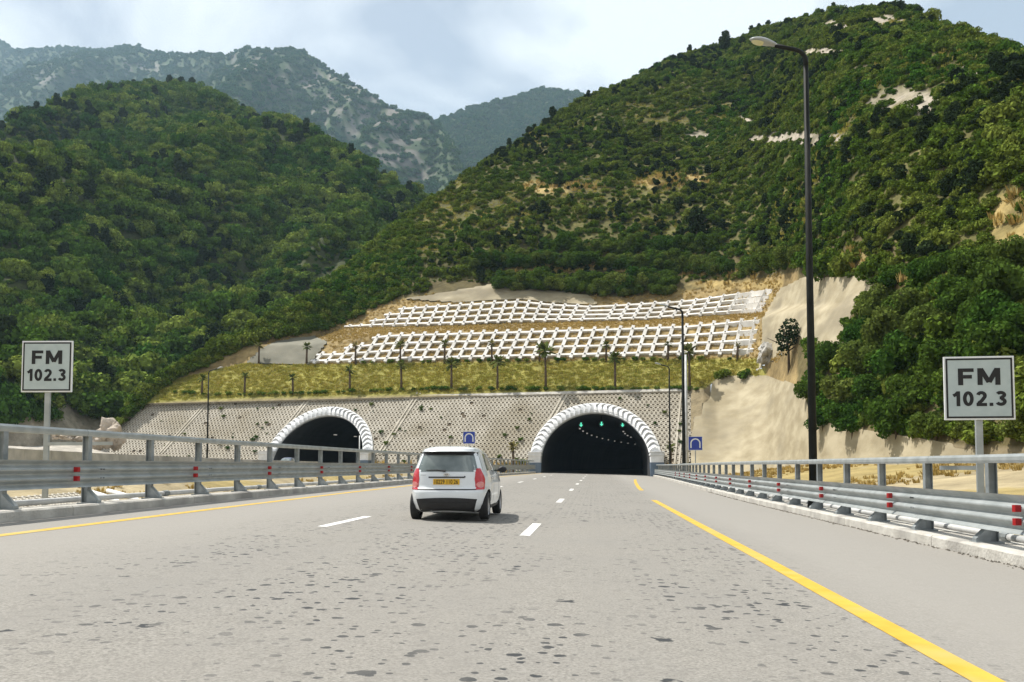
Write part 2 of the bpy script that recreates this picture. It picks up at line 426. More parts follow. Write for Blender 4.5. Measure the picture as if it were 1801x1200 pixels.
# ---- road
def road_material():
    m, N, L, P = nodes_mat('worn asphalt')
    P.inputs['Roughness'].default_value = 0.88; P.inputs['Specular IOR Level'].default_value = 0.25
    tc = N.new('ShaderNodeTexCoord'); O = tc.outputs['Object']
    def mp(scale, loc=(0, 0, 0)):
        n = N.new('ShaderNodeMapping'); n.inputs['Scale'].default_value = scale; n.inputs['Location'].default_value = loc
        L.new(O, n.inputs[0]); return n.outputs[0]
    def nz(vec, s, d=6, r=0.55):
        n = N.new('ShaderNodeTexNoise'); n.inputs['Scale'].default_value = s; n.inputs['Detail'].default_value = d; n.inputs['Roughness'].default_value = r
        L.new(vec, n.inputs['Vector']); return n.outputs[0]
    def mr(f, a, b, c=0.0, d=1.0):
        n = N.new('ShaderNodeMapRange'); n.inputs[1].default_value = a; n.inputs[2].default_value = b; n.inputs[3].default_value = c; n.inputs[4].default_value = d
        L.new(f, n.inputs[0]); return n.outputs[0]
    def math_(op, a, b=None):
        n = N.new('ShaderNodeMath'); n.operation = op
        for k, v in enumerate((a, b)):
            if v is None: continue
            if isinstance(v, (int, float)): n.inputs[k].default_value = v
            else: L.new(v, n.inputs[k])
        return n.outputs[0]
    def mix(f, a, b):
        x = N.new('ShaderNodeMix'); x.data_type = 'RGBA'; L.new(f, x.inputs[0])
        for k, v in ((6, a), (7, b)):
            if isinstance(v, tuple): x.inputs[k].default_value = (*v, 1)
            else: L.new(v, x.inputs[k])
        return x.outputs[2]
    sep = N.new('ShaderNodeSeparateXYZ'); L.new(O, sep.inputs[0])
    fine = nz(O, 45, 5, 0.75)
    base = mix(mr(fine, 0.33, 0.68), (0.135, 0.127, 0.112), (0.345, 0.328, 0.294))
    base = mix(mr(nz(mp((1, 0.12, 1)), 0.9, 4), 0.42, 0.7, 0, 0.6), base, (0.225, 0.213, 0.192))     # wheel tracks along the lanes
    base = mix(mr(nz(O, 7.0, 6, 0.7), 0.5, 0.72, 0, 0.5), base, (0.155, 0.147, 0.132))
    base = mix(mr(nz(O, 0.35, 5), 0.45, 0.72, 0, 0.45), base, (0.205, 0.197, 0.182))
    # smoother, paler shoulder and outer lane
    side = math_('MAXIMUM', mr(sep.outputs[0], 1.6, 3.0), mr(sep.outputs[0], -4.2, -7.0))
    base = mix(math_('MULTIPLY', side, 0.55), base, (0.295, 0.279, 0.252))
    # bitumen blotches
    def blot(scale, rmax, seed, stretch):
        w = N.new('ShaderNodeTexNoise'); w.inputs['Scale'].default_value = 11; w.inputs['Detail'].default_value = 4; L.new(O, w.inputs['Vector'])
        vm = N.new('ShaderNodeVectorMath'); vm.operation = 'SCALE'; vm.inputs[3].default_value = 0.42; L.new(w.outputs[1], vm.inputs[0])
        va = N.new('ShaderNodeVectorMath'); va.operation = 'ADD'; L.new(mp((scale * stretch, scale, scale), (seed, seed, 0)), va.inputs[0]); L.new(vm.outputs[0], va.inputs[1])
        v = N.new('ShaderNodeTexVoronoi'); v.voronoi_dimensions = '2D'; v.inputs['Scale'].default_value = 1.0; L.new(va.outputs[0], v.inputs['Vector'])
        sp = N.new('ShaderNodeSeparateColor'); L.new(v.outputs['Color'], sp.inputs[0])
        rad = math_('MULTIPLY', math_('POWER', sp.outputs[0], 4.0), rmax)
        d = math_('SUBTRACT', rad, v.outputs['Distance'])
        return mr(d, 0.0, 0.03)
    patch = mr(nz(mp((1, 0.35, 1), (5, 2, 0)), 0.5, 3), 0.40, 0.56)
    spots = math_('MAXIMUM', math_('MULTIPLY', blot(5.2, 0.33, 3.3, 1.0), patch), math_('MAXIMUM', blot(1.6, 0.12, 8.1, 0.9), math_('MULTIPLY', blot(9.0, 0.36, 1.7, 1.0), patch)))
    inner = math_('SUBTRACT', 1.0, side)
    spots = math_('MULTIPLY', math_('MULTIPLY', spots, mr(inner, 0.2, 0.9)), 0.95)
    base = mix(spots, base, (0.034, 0.037, 0.040))
    L.new(base, P.inputs['Base Color'])
    b = N.new('ShaderNodeBump'); b.inputs['Strength'].default_value = 0.35; b.inputs['Distance'].default_value = 0.012
    L.new(nz(O, 70, 4, 0.7), b.inputs['Height']); L.new(b.outputs[0], P.inputs['Normal'])
    return m
M_road = road_material()
ry = np.concatenate([np.arange(-30, 112, 2.0), np.arange(112, 268, 4.0)])
rv = []
NX = 9
for y in ry:
    a, b = XL(y), XR(y)
    for k in range(NX):
        x = a + (b - a) * k / (NX - 1); rv.append((x, y, zroad(x - bend(y))))
road = link_mesh('road', make_mesh('road', rv, grid_faces(len(ry), NX), M_road, smooth=True))
tag(road, 'pale worn asphalt carriageway spotted with dark bitumen blotches', kind='structure')

M_yel = surf('yellow road paint', (0.50, 0.31, 0.028), (0.58, 0.37, 0.045), 5, 0.7, bump=0.1, bscale=60, c3=(0.5, 0.36, 0.10), c3scale=1.2)
M_wht = surf('white road paint', (0.62, 0.61, 0.58), (0.80, 0.79, 0.76), 7, 0.7, bump=0.1, bscale=60, c3=(0.5, 0.49, 0.46), c3scale=1.5)
def strip(name, path, w, m, lift=0.004):
    """painted line along (X, Y) points"""
    v = []
    for i, (x, y) in enumerate(path):
        a, b = path[max(i - 1, 0)], path[min(i + 1, len(path) - 1)]
        d = Vector((b[0] - a[0], b[1] - a[1])).normalized(); n = Vector((d.y, -d.x)) * w / 2
        for s in (-1, 1):
            X, Y = x + n.x * s, y + n.y * s
            v.append((X, Y, zroad(X - bend(Y)) + lift))
    return link_mesh(name, make_mesh(name, v, [(2 * i, 2 * i + 1, 2 * i + 3, 2 * i + 2) for i in range(len(path) - 1)], m), road)
o = strip('edge_line', [(2.23, -10), (2.23, 5), (2.2, 12), (2.14, 20), (2.08, 31.2)], 0.20, M_yel); o['label'] = 'near stretch of the yellow right edge line'
o = strip('edge_line', [(2.32, 43.5), (2.42, 48), (2.62, 54), (2.9, 62), (3.3, 72), (3.7, 80)], 0.22, M_yel); o['label'] = 'short curved yellow edge line before the tunnel'
o = strip('edge_line', [(-7.9, -10), (-8.0, 11), (-8.25, 20), (-8.45, 30), (-8.5, 40), (-8.35, 52), (-8.0, 70), (-7.2, 95), (-6.7, 111)], 0.20, M_yel); o['label'] = 'yellow left edge line along the kerb'
for y in (-10, 1.1, 14.1, 26.8, 39.6, 52.4, 65, 78, 91, 104):
    strip('lane_dash', [(-1.16 + 0.002 * y, y), (-1.16 + 0.002 * (y + 3), y + 3)], 0.17, M_wht)
for y in (-11, 1.3, 14.5, 27.6, 40.4, 53, 66, 79, 92):
    strip('lane_dash', [(-4.62, y), (-4.62 + .003, y + 3)], 0.17, M_wht)

# ---- kerbs with the walkway strip that carries the guard rail
def kerb(name, side, label):
    root = empty(name); tag(root, label, kind='structure')
    X = XL if side < 0 else XR
    y = -15.0; k = 0
    while y < 109:
        y1 = y + 4.98
        mb = MB(); n = 3; ring = []
        prof = [(0.0, -0.3), (0.0, 0.15), (0.03, 0.18), (0.26, 0.18), (0.30, 0.165), (0.95, 0.15), (0.95, -0.4)]
        for j in range(n):
            Y = y + (y1 - y) * j / (n - 1); x = X(Y) - side * 0.0
            for p, q in prof: ring.append((x + side * p, Y, zroad(x) + q))
        m = len(prof); fc = []
        for j in range(n - 1):
            for i in range(m - 1):
                q = (j * m + i, j * m + i + 1, (j + 1) * m + i + 1, (j + 1) * m + i)
                fc.append(q if side > 0 else q[::-1])
        fc.append(tuple(range(m)) if side < 0 else tuple(range(m))[::-1]); fc.append(tuple((n - 1) * m + i for i in range(m))[::-1] if side < 0 else tuple((n - 1) * m + i for i in range(m)))
        mb.add(ring, fc); mb.build('kerb_section', M_kerb, root)
        y += 5.0
    return root
kerb('kerb_right', 1, 'pale concrete kerb along the right shoulder, in cast sections')
kerb('kerb_left', -1, 'concrete kerb along the left edge line, its road face in shade')
# dirt and gravel gathered in the gutter of the right kerb
gm = MB()
for k in range(900):
    y = random.uniform(6, 45); x = XR(y) - abs(random.gauss(0, 0.05)) - 0.01; s = random.uniform(0.008, 0.024); z = zroad(x)
    gm.add([(x - s, y - s, z), (x + s, y - s * .6, z), (x + s * .5, y + s, z), (x - s * .7, y + s * .8, z), (x, y, z + s * 1.1)], [(0, 1, 4), (1, 2, 4), (2, 3, 4), (3, 0, 4)])
o = gm.build('gravel', surf('gutter gravel', (0.06, 0.055, 0.045), (0.2, 0.18, 0.15), 20, 0.95)); tag(o, 'loose gravel gathered along the foot of the right kerb', 'gravel', kind='stuff')

# ================================================================== the near hill above the tunnels
COLS = np.arange(165, 2160, 5.0)
RIDGE = [(165, 800), (270, 690), (330, 652), (430, 603), (510, 560), (600, 490), (700, 402), (760, 352), (880, 268), (960, 218), (1030, 175), (1100, 142), (1200, 98), (1275, 80), (1340, 55), (1400, 38), (1466, 24), (1560, 17), (1610, 26), (1700, 56), (1801, 86), (1950, 125), (2160, 190)]
ROWS = [  # (points, run per rise, kind of ground)
    ([(165, 795), (270, 690), (370, 700), (545, 697), (735, 690), (1000, 688), (1236, 690), (1262, 666), (1350, 665), (1408, 690), (1430, 742), (1560, 765), (1700, 787), (1801, 792), (2160, 800)], None),
    ([(165, 700), (430, 640), (545, 642), (735, 640), (1000, 636), (1240, 633), (1335, 633), (1380, 640), (1440, 690), (1560, 718), (1801, 738), (2160, 760)], 1.4),
    ([(165, 640), (430, 608), (545, 606), (600, 601), (683, 588), (1000, 579), (1207, 572), (1333, 560), (1400, 547), (1500, 547), (1560, 610), (1650, 640), (1801, 660), (2160, 700)], 0.95),
    ([(165, 630), (545, 598), (610, 577), (667, 576), (800, 574), (900, 570), (1053, 566), (1140, 564), (1233, 558), (1347, 550), (1400, 538), (1500, 538), (1560, 595), (1650, 625), (1801, 645), (2160, 690)], 4.0),
    ([(165, 620), (627, 562), (653, 551), (682, 544), (800, 536), (913, 529), (973, 536), (1043, 539), (1110, 536), (1217, 529), (1367, 508), (1450, 492), (1540, 500), (1600, 560), (1801, 600), (2160, 640)], 0.95),
    ([(165, 600), (600, 551), (720, 522), (860, 506), (1000, 518), (1100, 522), (1250, 506), (1350, 486), (1450, 468), (1540, 480), (1650, 510), (1801, 540), (2160, 590)], 0.9),
    ([(165, 590), (800, 490), (900, 472), (1100, 478), (1300, 452), (1500, 425), (1801, 455), (2160, 500)], 1.3),
]
nr_fr = [0.2, 0.42, 0.65, 0.86, 1.0]
nr_cot = [1.15, 1.2, 1.25, 1.35, 1.6]
def col_profile(px):
    """(py, D) control points of the near hill in the column px"""
    rid = float(interp(px, RIDGE))
    if px <= 1205:
        d = ray(px, 819); D = TUN_Y / (1 + 0.2 * d[0]); z = 0.0
    else:
        D = float(interp(px, [(1205, 109), (1300, 104), (1350, 98), (1420, 78), (1560, 60), (1700, 50), (1801, 45), (1950, 38), (2160, 30)])); z = toe_z(D) - 0.3
    py0 = float(proj((ray(px, 819)[0] * D, D, z))[1])
    out = [(py0, D, z)]
    def step(py, cot):
        py = max(py, rid) if py < out[-1][0] else out[-1][0] - 0.001
        py = min(py, out[-1][0] - 0.001)
        e = ray(px, py)[2]; pD, pz = out[-1][1], out[-1][2]
        D2 = (pD + cot * (CAM.z - pz)) / max(0.08, 1 - cot * e)
        out.append((py, D2, CAM.z + e * D2))
    for k, (pts, cot) in enumerate(ROWS):
        if cot is None:
            cot = COT if px <= 1236 else float(interp(px, [(1236, COT), (1262, 1.05), (1350, 1.15), (1400, 0.9), (1440, 0.5)]))
        if k == 0 and px <= 1236:          # the top of the tiled slope is level
            D1 = (TUN_Y + COT * 11.3) / (1 + 0.2 * ray(px, 695)[0]); q = float(proj((ray(px, 695)[0] * D1, D1, 11.3))[1])
            step(q, COT); continue
        step(float(interp(px, pts)), cot if px < 1400 or k > 3 or k == 0 else float(interp(px, [(1400, cot), (1470, 1.15)])))
    top = out[-1][0]
    for f, c in zip(nr_fr, nr_cot): step(top + (rid - top) * f, c)
    return out
NSUB = [6, 10, 12, 3, 10, 8, 10, 14, 14, 14, 12, 8]
grid, gpy, grow = [], [], []
for px in COLS:
    pr = col_profile(float(px)); col, cpy, crow = [], [], []
    for k in range(len(pr) - 1):
        (p0, D0, z0), (p1, D1, z1) = pr[k], pr[k + 1]
        for j in range(NSUB[k]):
            t = j / NSUB[k]; D = D0 + (D1 - D0) * t; z = z0 + (z1 - z0) * t
            col.append((ray(px, 819)[0] * D, D, z)); crow.append(k + t)
    # round the crest and fall away behind it
    p, D, z = pr[-1]; dx = ray(px, 819)[0]
    for dD, dz in ((0, 0), (6, 0.5), (14, -1), (30, -9), (70, -32), (150, -90)):
        col.append((dx * (D + dD), D + dD, max(-3.0, z + dz))); crow.append(len(pr) - 1 + (0 if dD == 0 else 0.5))
    grid.append(col); grow.append(crow)
G = np.array(grid).transpose(1, 0, 2)          # rows x cols x 3
GR = np.array(grow).T
# even out the depth from column to column on the upper slopes (each point slides along its own line of sight)
def smooth_cols(A, w):
    k = np.hanning(w + 2)[1:-1]; k /= k.sum(); h = w // 2
    return np.array([np.convolve(np.pad(r, h, mode='edge'), k, 'valid') for r in A])
_e = (G[..., 2] - CAM.z) / G[..., 1]
_D = G[..., 1]; _w = np.clip((GR - 1.0) / 2.0, 0, 1)
_D2 = _D * (1 - _w) + smooth_cols(_D, 41) * _w
G[..., 2] = np.where(GR <= 12.0, CAM.z + _e * _D2, G[..., 2] + _e * (_D2 - _D)); G[..., 1] = _D2
# x from the exact ray of each point (the pixel column is straight in the photograph)
for i in range(G.shape[0]):
    for j, px in enumerate(COLS):
        D, z = G[i, j, 1], G[i, j, 2]
        for _ in range(2):
            qx, qy = proj(G[i, j]); G[i, j, 0] += (px - float(qx)) * D / F
HPX, HPY = proj(G)
# natural relief on the wild part
wild = np.clip((GR - 6.0) / 1.0, 0, 1)
wild = np.maximum(wild, np.clip((HPX - 1450) / 60, 0, 1) * np.clip((GR - 1.0) / .5, 0, 1) * 0.35)
for i in range(G.shape[0]):
    for j in range(G.shape[1]):
        if wild[i, j] > 0:
            p = G[i, j]; a = 2.6 * fbm((p[0], p[1], 0), 0.03, 4) + 1.6 * abs(fbm((p[0], p[1] * .6, 5), 0.06, 3))
            G[i, j, 2] += a * wild[i, j] * (0.35 if GR[i, j] > 11.6 else 1.0)
        elif GR[i, j] > 1:
            G[i, j, 2] += 0.03 * fbm(G[i, j], 0.5, 3)
HPX, HPY = proj(G)

S_low = [(1200, 830), (1213, 762), (1262, 664), (1352, 662), (1412, 684), (1424, 740), (1500, 757), (1560, 764), (1640, 778), (1722, 797), (1722, 835), (1200, 835)]
S_up = [(1338, 566), (1346, 552), (1372, 509), (1412, 490), (1530, 486), (1546, 503), (1506, 535), (1486, 570), (1480, 618), (1430, 615), (1400, 590), (1372, 622), (1332, 652), (1342, 600)]
S_mid = [(712, 527), (790, 514), (860, 502), (925, 510), (1034, 519), (1052, 535), (1038, 537), (973, 533), (913, 526), (800, 532)]
S_left = [(432, 640), (460, 613), (490, 600), (552, 591), (577, 602), (547, 641)]
ROCKS = [(1590, 180, 62, 25), (1400, 245, 85, 12), (1310, 212, 18, 6), (1466, 45, 34, 10), (1560, 38, 45, 9), (1445, 92, 36, 8), (1700, 130, 30, 7), (1230, 240, 22, 5), (1530, 122, 26, 8), (1630, 250, 28, 7)]
DRYS = [(1030, 472, 150, 9), (1200, 470, 60, 6), (930, 482, 60, 5), (1250, 482, 60, 6), (1330, 465, 16, 14), (1500, 455, 45, 14), (1300, 500, 80, 9), (1150, 512, 60, 7), (1090, 437, 70, 5), (1620, 500, 60, 12), (1340, 525, 45, 8), (1180, 318, 60, 14), (980, 330, 60, 12), (1780, 400, 40, 60)]
def soil_colour(i, j):
    px, py, r = HPX[i, j], HPY[i, j], GR[i, j]
    n = fbm(G[i, j], 0.15, 4)
    c = np.array([0.105, 0.098, 0.034]) * (1 + 0.6 * n)
    if r <= 1.02: c = np.array([0.22, 0.18, 0.11])
    elif r <= 2.05 and px < 1345: c = np.array([0.25, 0.23, 0.058]) * (1 + 0.3 * n)
    elif r < 6 and px < 1400: c = np.array([0.25, 0.185, 0.085]) * (1 + 0.5 * n)
    elif r < 7: c = np.array([0.11, 0.09, 0.04]) * (1 + 0.4 * n)
    d = float(inell(px, py, DRYS)) * (0.7 + n)
    if d > 0.3: c = c + (np.array([0.36, 0.27, 0.11]) - c) * min(1, d)
    k = float(inell(px, py, ROCKS)) * (0.9 + 1.3 * fbm(G[i, j], 0.12, 3))
    if k > 0.3: c = c + (np.array([0.36, 0.315, 0.25]) - c) * min(1, k)
    return np.clip(c, 0.02, 0.9)
SC = np.array([[(*soil_colour(i, j), 1) for j in range(G.shape[1])] for i in range(G.shape[0])], np.float32)
fpx = (HPX[:-1, :-1] + HPX[1:, 1:]) / 2; fpy = (HPY[:-1, :-1] + HPY[1:, 1:]) / 2
frow = (GR[:-1, :-1] + GR[1:, 1:]) / 2
area_ok = np.linalg.norm(G[1:, :-1] - G[:-1, :-1], axis=2) > 0.004
area_ok |= np.linalg.norm(G[1:, 1:] - G[:-1, 1:], axis=2) > 0.004
tiled = (frow < 1.0) & (fpx < 1213)
front = GR[:-1, :-1] < 12
shot = {}
keep = area_ok & ~tiled
for nm, poly, m, lab in (('shotcrete_lower', S_low, M_shot, 'broad beige sprayed concrete face right of the tiled slope'), ('shotcrete_upper', S_up, M_shot, 'beige sprayed concrete cut at the right end of the lattice'), ('shotcrete_crest', S_mid, M_shot, 'narrow sprayed concrete band above the upper lattice'), ('shotcrete_grey', S_left, M_shotg, 'small grey sprayed concrete face at the left end of the lattice')):
    s = inpoly(fpx, fpy, poly) & keep & front
    keep &= ~s
    used = np.unique(np.array([[i * G.shape[1] + j, i * G.shape[1] + j + 1, (i + 1) * G.shape[1] + j, (i + 1) * G.shape[1] + j + 1] for i, j in zip(*np.nonzero(s))]).ravel())
    idx = {int(u): k for k, u in enumerate(used)}
    V = G.reshape(-1, 3)[used]
    fs = [(idx[i * G.shape[1] + j], idx[i * G.shape[1] + j + 1], idx[(i + 1) * G.shape[1] + j + 1], idx[(i + 1) * G.shape[1] + j]) for i, j in zip(*np.nonzero(s))]
    # folds of the sprayed skin
    V2 = V.copy()
    for k, p in enumerate(V): V2[k] += np.array([0, -1, 0.5]) * (0.10 * fbm((p[0], p[1] * .3, p[2]), 0.3, 5) + 0.07 * fbm(p, 1.3, 3) + 0.15)
    o = link_mesh(nm, make_mesh(nm, V2, fs, m, smooth=True)); tag(o, lab, kind='structure')
    sm = o.modifiers.new('soften', 'SUBSURF'); sm.levels = 1; sm.render_levels = 1
me = make_mesh('near_hillside', G.reshape(-1, 3), grid_faces(*G.shape[:2], keep), M_hill, smooth=True)
ca = me.color_attributes.new('soil', 'FLOAT_COLOR', 'POINT'); ca.data.foreach_set('color', SC.ravel())
tag(link_mesh('hillside', me), 'steep scrub covered hillside above the two tunnels', kind='structure')

def hill_at(px, py):
    """point of the near hill seen at a photograph pixel"""
    j = int(np.clip(np.searchsorted(COLS, px), 1, len(COLS) - 1)); t = (px - COLS[j - 1]) / (COLS[j] - COLS[j - 1])
    P = G[:, j - 1] * (1 - t) + G[:, j] * t
    q = proj(P)[1]; n = int((GR[:, 0] <= 12.0).sum())
    q = np.minimum.accumulate(q[:n])
    k = float(np.interp(-py, -q, np.arange(n)))
    a = int(min(k, n - 2)); f = k - a
    return Vector(P[a] * (1 - f) + P[a + 1] * f)

# ================================================================== the wooded hill on the left and the far mountains
def loft(name, cols, ridge, base_py, base_D, cots, nsub, relief, relief_s, colour, mat, label, back=((0, 0), (10, 0), (40, -15), (120, -70), (260, -190)), seed=0.0, rfade=0.35):
    out = []
    fr = np.linspace(0, 1, len(cots) + 1)[1:]
    for px in cols:
        by = float(interp(px, base_py)); D = float(interp(px, base_D)); rid = min(float(interp(px, ridge)), by - 1)
        z = CAM.z + ray(px, by)[2] * D; pr = [(D, z)]
        for f, c in zip(fr, cots):
            py = by + (rid - by) * f; e = ray(px, py)[2]; pD, pz = pr[-1]
            D2 = (pD + c * (CAM.z - pz)) / max(0.1, 1 - c * e); pr.append((D2, CAM.z + e * D2))
        col = []
        for k in range(len(pr) - 1):
            for t in np.arange(nsub) / nsub: col.append((*(np.array(pr[k]) * (1 - t) + np.array(pr[k + 1]) * t), k + t))
        for dD, dz in back: col.append((pr[-1][0] + dD, max(-5.0, pr[-1][1] + dz), len(pr) - 1 + (0 if dD == 0 else 1)))
        out.append([(ray(px, 819)[0] * D, D, z, r) for D, z, r in col])
    A = np.array(out).transpose(1, 0, 2); P = A[..., :3].copy()
    for _ in range(2):
        qx, qy = proj(P); P[..., 0] += (np.asarray(cols)[None, :] - qx) * P[..., 1] / F
    top = len(cots)
    for i in range(P.shape[0]):
        for j in range(P.shape[1]):
            p = P[i, j]
            a = relief * (fbm((p[0] + seed, p[1] * .5, 0), relief_s, 5) - 0.6 * abs(fbm((p[0] * 1.4 + seed, p[1] * .35, 7), relief_s * 1.3, 4)))
            P[i, j, 2] += a * (rfade if A[i, j, 3] >= top - 0.15 else min(1, A[i, j, 3] / 0.5))
    qx, qy = proj(P)
    C = np.array([[(*np.clip(colour(P[i, j], qx[i, j], qy[i, j]), 0.02, 0.9), 1) for j in range(P.shape[1])] for i in range(P.shape[0])], np.float32)
    me = make_mesh(name, P.reshape(-1, 3), grid_faces(*P.shape[:2]), mat, smooth=True)
    ca = me.color_attributes.new('soil', 'FLOAT_COLOR', 'POINT'); ca.data.foreach_set('color', C.ravel())
    tag(link_mesh(name, me), label, kind='structure')
    return P, A[..., 3], qx, qy
L_RIDGE = [(-200, 250), (0, 222), (60, 200), (150, 178), (240, 158), (330, 148), (400, 166), (470, 205), (560, 255), (650, 305), (745, 352), (830, 400)]
LP, LR, LX, LY = loft('wooded_hill', np.arange(-200, 831, 8.0), L_RIDGE, [(-200, 800), (250, 800), (300, 790), (830, 600)], [(-200, 118), (60, 132), (200, 150), (500, 190), (830, 260)], [1.25, 1.4, 1.5, 1.55, 1.6], 14, 28.0, 0.011,
    lambda p, x, y: np.array([0.055, 0.065, 0.025]) if y < 715 + 20 * fbm(p, 0.1, 2) else np.array([0.30, 0.26, 0.20]) * (1 + .5 * fbm(p, 0.2, 3)), M_hill, 'densely wooded green hill rising on the left', seed=13.0)
FROCK = [(430, 110, 40, 18), (520, 140, 70, 22), (600, 175, 80, 30), (650, 215, 90, 35), (700, 265, 60, 40), (730, 300, 35, 22), (100, 140, 40, 18), (180, 155, 40, 14), (260, 118, 60, 8), (560, 240, 40, 18)]
def far_colour(p, x, y):
    n = fbm(p, 0.006, 5); k = float(inell(x, y, FROCK)) * 0.8 + 0.9 * fbm((p[0], p[1], p[2] * 2), 0.03, 4)
    c = np.array([0.045, 0.07, 0.025]) * (1 + .3 * n)
    return c if k < 0.85 else np.array([0.165, 0.15, 0.125]) * (1 + .3 * n)
F1_RIDGE = [(-300, 70), (0, 70), (40, 86), (120, 80), (200, 85), (260, 97), (350, 90), (410, 84), (440, 80), (480, 84), (520, 98), (580, 124), (640, 158), (700, 188), (770, 212), (800, 300), (850, 420)]
FP, FR_, FX, FY = loft('rocky_mountain', np.arange(-300, 851, 8.0), F1_RIDGE, [(-300, 400), (850, 430)], [(-300, 1520), (200, 1440), (430, 1060), (850, 1060)], [1.2, 1.3, 1.3, 1.35, 1.4], 14, 115.0, 0.0024, far_colour, M_far, 'hazy blue green mountain with bare rock faces behind the wooded hill', seed=3.0, rfade=0.18)
F2_RIDGE = [(640, 330), (740, 226), (775, 210), (830, 190), (900, 168), (950, 158), (1000, 166), (1035, 176), (1120, 220), (1200, 260)]
F2P, F2R, F2X, F2Y = loft('distant_ridge', np.arange(640, 1201, 8.0), F2_RIDGE, [(640, 430), (1200, 420)], [(640, 1330), (1200, 1330)], [1.3, 1.35, 1.4, 1.4], 14, 85.0, 0.0026, far_colour, M_far, 'distant hazy ridge closing the valley', seed=31.0, rfade=0.18)

# ================================================================== tiled slope with the two tunnel portals
def on_slope(px, py):
    d = ray(px, py); t = (TUN_Y + COT * CAM.z) / (1 + 0.2 * d[0] - COT * d[2])
    return float(d[0] * t), float(CAM.z + d[2] * t)
PORTALS = [dict(xc=0.02, z0=-0.02, s=1.0), dict(xc=-39.6, z0=0.35, s=0.99)]
ZTOP = 11.3
A_IN, B_IN, A_OUT, B_OUT, ZS = 7.03, 6.5, 8.55, 7.85, 1.8
def in_arch(x, z, k=0.97):
    for p in PORTALS:
        u, w = (x - p['xc']) / p['s'], (z - p['z0']) / p['s']
        if abs(u) < A_OUT * k and (w < ZS or (u / (A_OUT * k)) ** 2 + ((w - ZS) / (B_OUT * k)) ** 2 < 1): return True
    return False
_l0, _l1 = on_slope(165, 795), on_slope(270, 690)
def left_x(z): return _l0[0] + (_l1[0] - _l0[0]) * (z - _l0[1]) / (_l1[1] - _l0[1])
def right_x(z): return 11.6 + 3.4 * z / ZTOP
slope = empty('tiled_slope', slope_pt(-28, 0)); tag(slope, 'beige honeycomb block slope around the two tunnel portals', 'retaining slope')
S0 = slope_pt(-28, 0)
def rel(p): return tuple(Vector(p) - S0)
# earth backing
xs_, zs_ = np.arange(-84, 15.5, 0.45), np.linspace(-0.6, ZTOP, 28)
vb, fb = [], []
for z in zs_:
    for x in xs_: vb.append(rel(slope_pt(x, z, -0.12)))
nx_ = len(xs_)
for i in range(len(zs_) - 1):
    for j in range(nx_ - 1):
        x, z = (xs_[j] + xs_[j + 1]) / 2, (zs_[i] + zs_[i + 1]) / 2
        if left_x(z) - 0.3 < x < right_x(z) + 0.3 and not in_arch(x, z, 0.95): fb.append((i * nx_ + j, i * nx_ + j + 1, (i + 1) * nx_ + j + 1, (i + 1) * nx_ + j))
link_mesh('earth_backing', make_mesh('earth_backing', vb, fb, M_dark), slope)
# honeycomb blocks
PU, PV = 0.58, 0.52
VL = math.sqrt(1 + COT * COT)
hb = MB(); nrow = int(ZTOP * VL / PV)
UPX = Vector((1, -0.2, 0))
UPZ = Vector((0, COT, 1)) / VL
for r in range(nrow):
    zc = (r + 0.5) * PV / VL
    off = (r % 2) * PU / 2
    x = -84 + off
    while x < 15.5:
        if left_x(zc) + .2 < x < right_x(zc) - .1 and not in_arch(x, zc, 0.975) and random.random() > 0.006:
            c = slope_pt(x, zc, random.uniform(-0.012, 0.012)) - S0
            a, b = UPX * (PU * 0.49), UPZ * (PV * 0.49)
            k = 0.55
            o8 = [c - a - b * .55, c - a * .45 - b, c + a * .45 - b, c + a - b * .55, c + a + b * .55, c + a * .45 + b, c - a * .45 + b, c - a + b * .55]
            i4 = [c - a * k - b * k, c + a * k - b * k, c + a * k + b * k, c - a * k + b * k]
            d4 = [p - NRM * 0.14 for p in i4]
            hb.add(o8 + i4 + d4, [(0, 1, 8), (1, 2, 9, 8), (2, 3, 9), (3, 4, 10, 9), (4, 5, 10), (5, 6, 11, 10), (6, 7, 11), (7, 0, 8, 11), (8, 9, 13, 12), (9, 10, 14, 13), (10, 11, 15, 14), (11, 8, 12, 15)])
        x += PU
o = hb.build('honeycomb_blocks', M_block, slope); o['kind'] = 'stuff'
def slope_bar(name, p0, p1, w, h, m):
    """raised strip on the slope between two (X, z) points"""
    a, b = slope_pt(*p0) - S0, slope_pt(*p1) - S0
    d = (b - a).normalized(); s = d.cross(NRM).normalized() * w / 2; n = NRM * h; u = NRM * -0.1
    MB().hexa([a - s + u, a + s + u, b + s + u, b - s + u, a - s + n, a + s + n, b + s + n, b - s + n]).build(name, m, slope)
for t, b in (((370, 699), (281, 797)), ((545, 696), (462, 800)), ((735, 690), (664, 800)), ((994, 689), (955, 757)), ((1198, 690), (1186, 822))):
    p1, p0 = on_slope(*t), on_slope(*b)
    slope_bar('drain_strip', p0, p1, 0.22, 0.10, M_block)
    slope_bar('drain_strip', (p0[0] + 0.55, p0[1]), (p1[0] + 0.55, p1[1]), 0.22, 0.10, M_block)
slope_bar('edge_coping', (left_x(0), 0), (left_x(ZTOP), ZTOP), 0.5, 0.16, M_kerb)
xx = [left_x(ZTOP), -54, -41, -27, -13, 0, 8, right_x(ZTOP)]
for a, b in zip(xx[:-1], xx[1:]): slope_bar('top_coping', (a + .02, ZTOP), (b - .02, ZTOP), 0.45, 0.18, M_kerb)

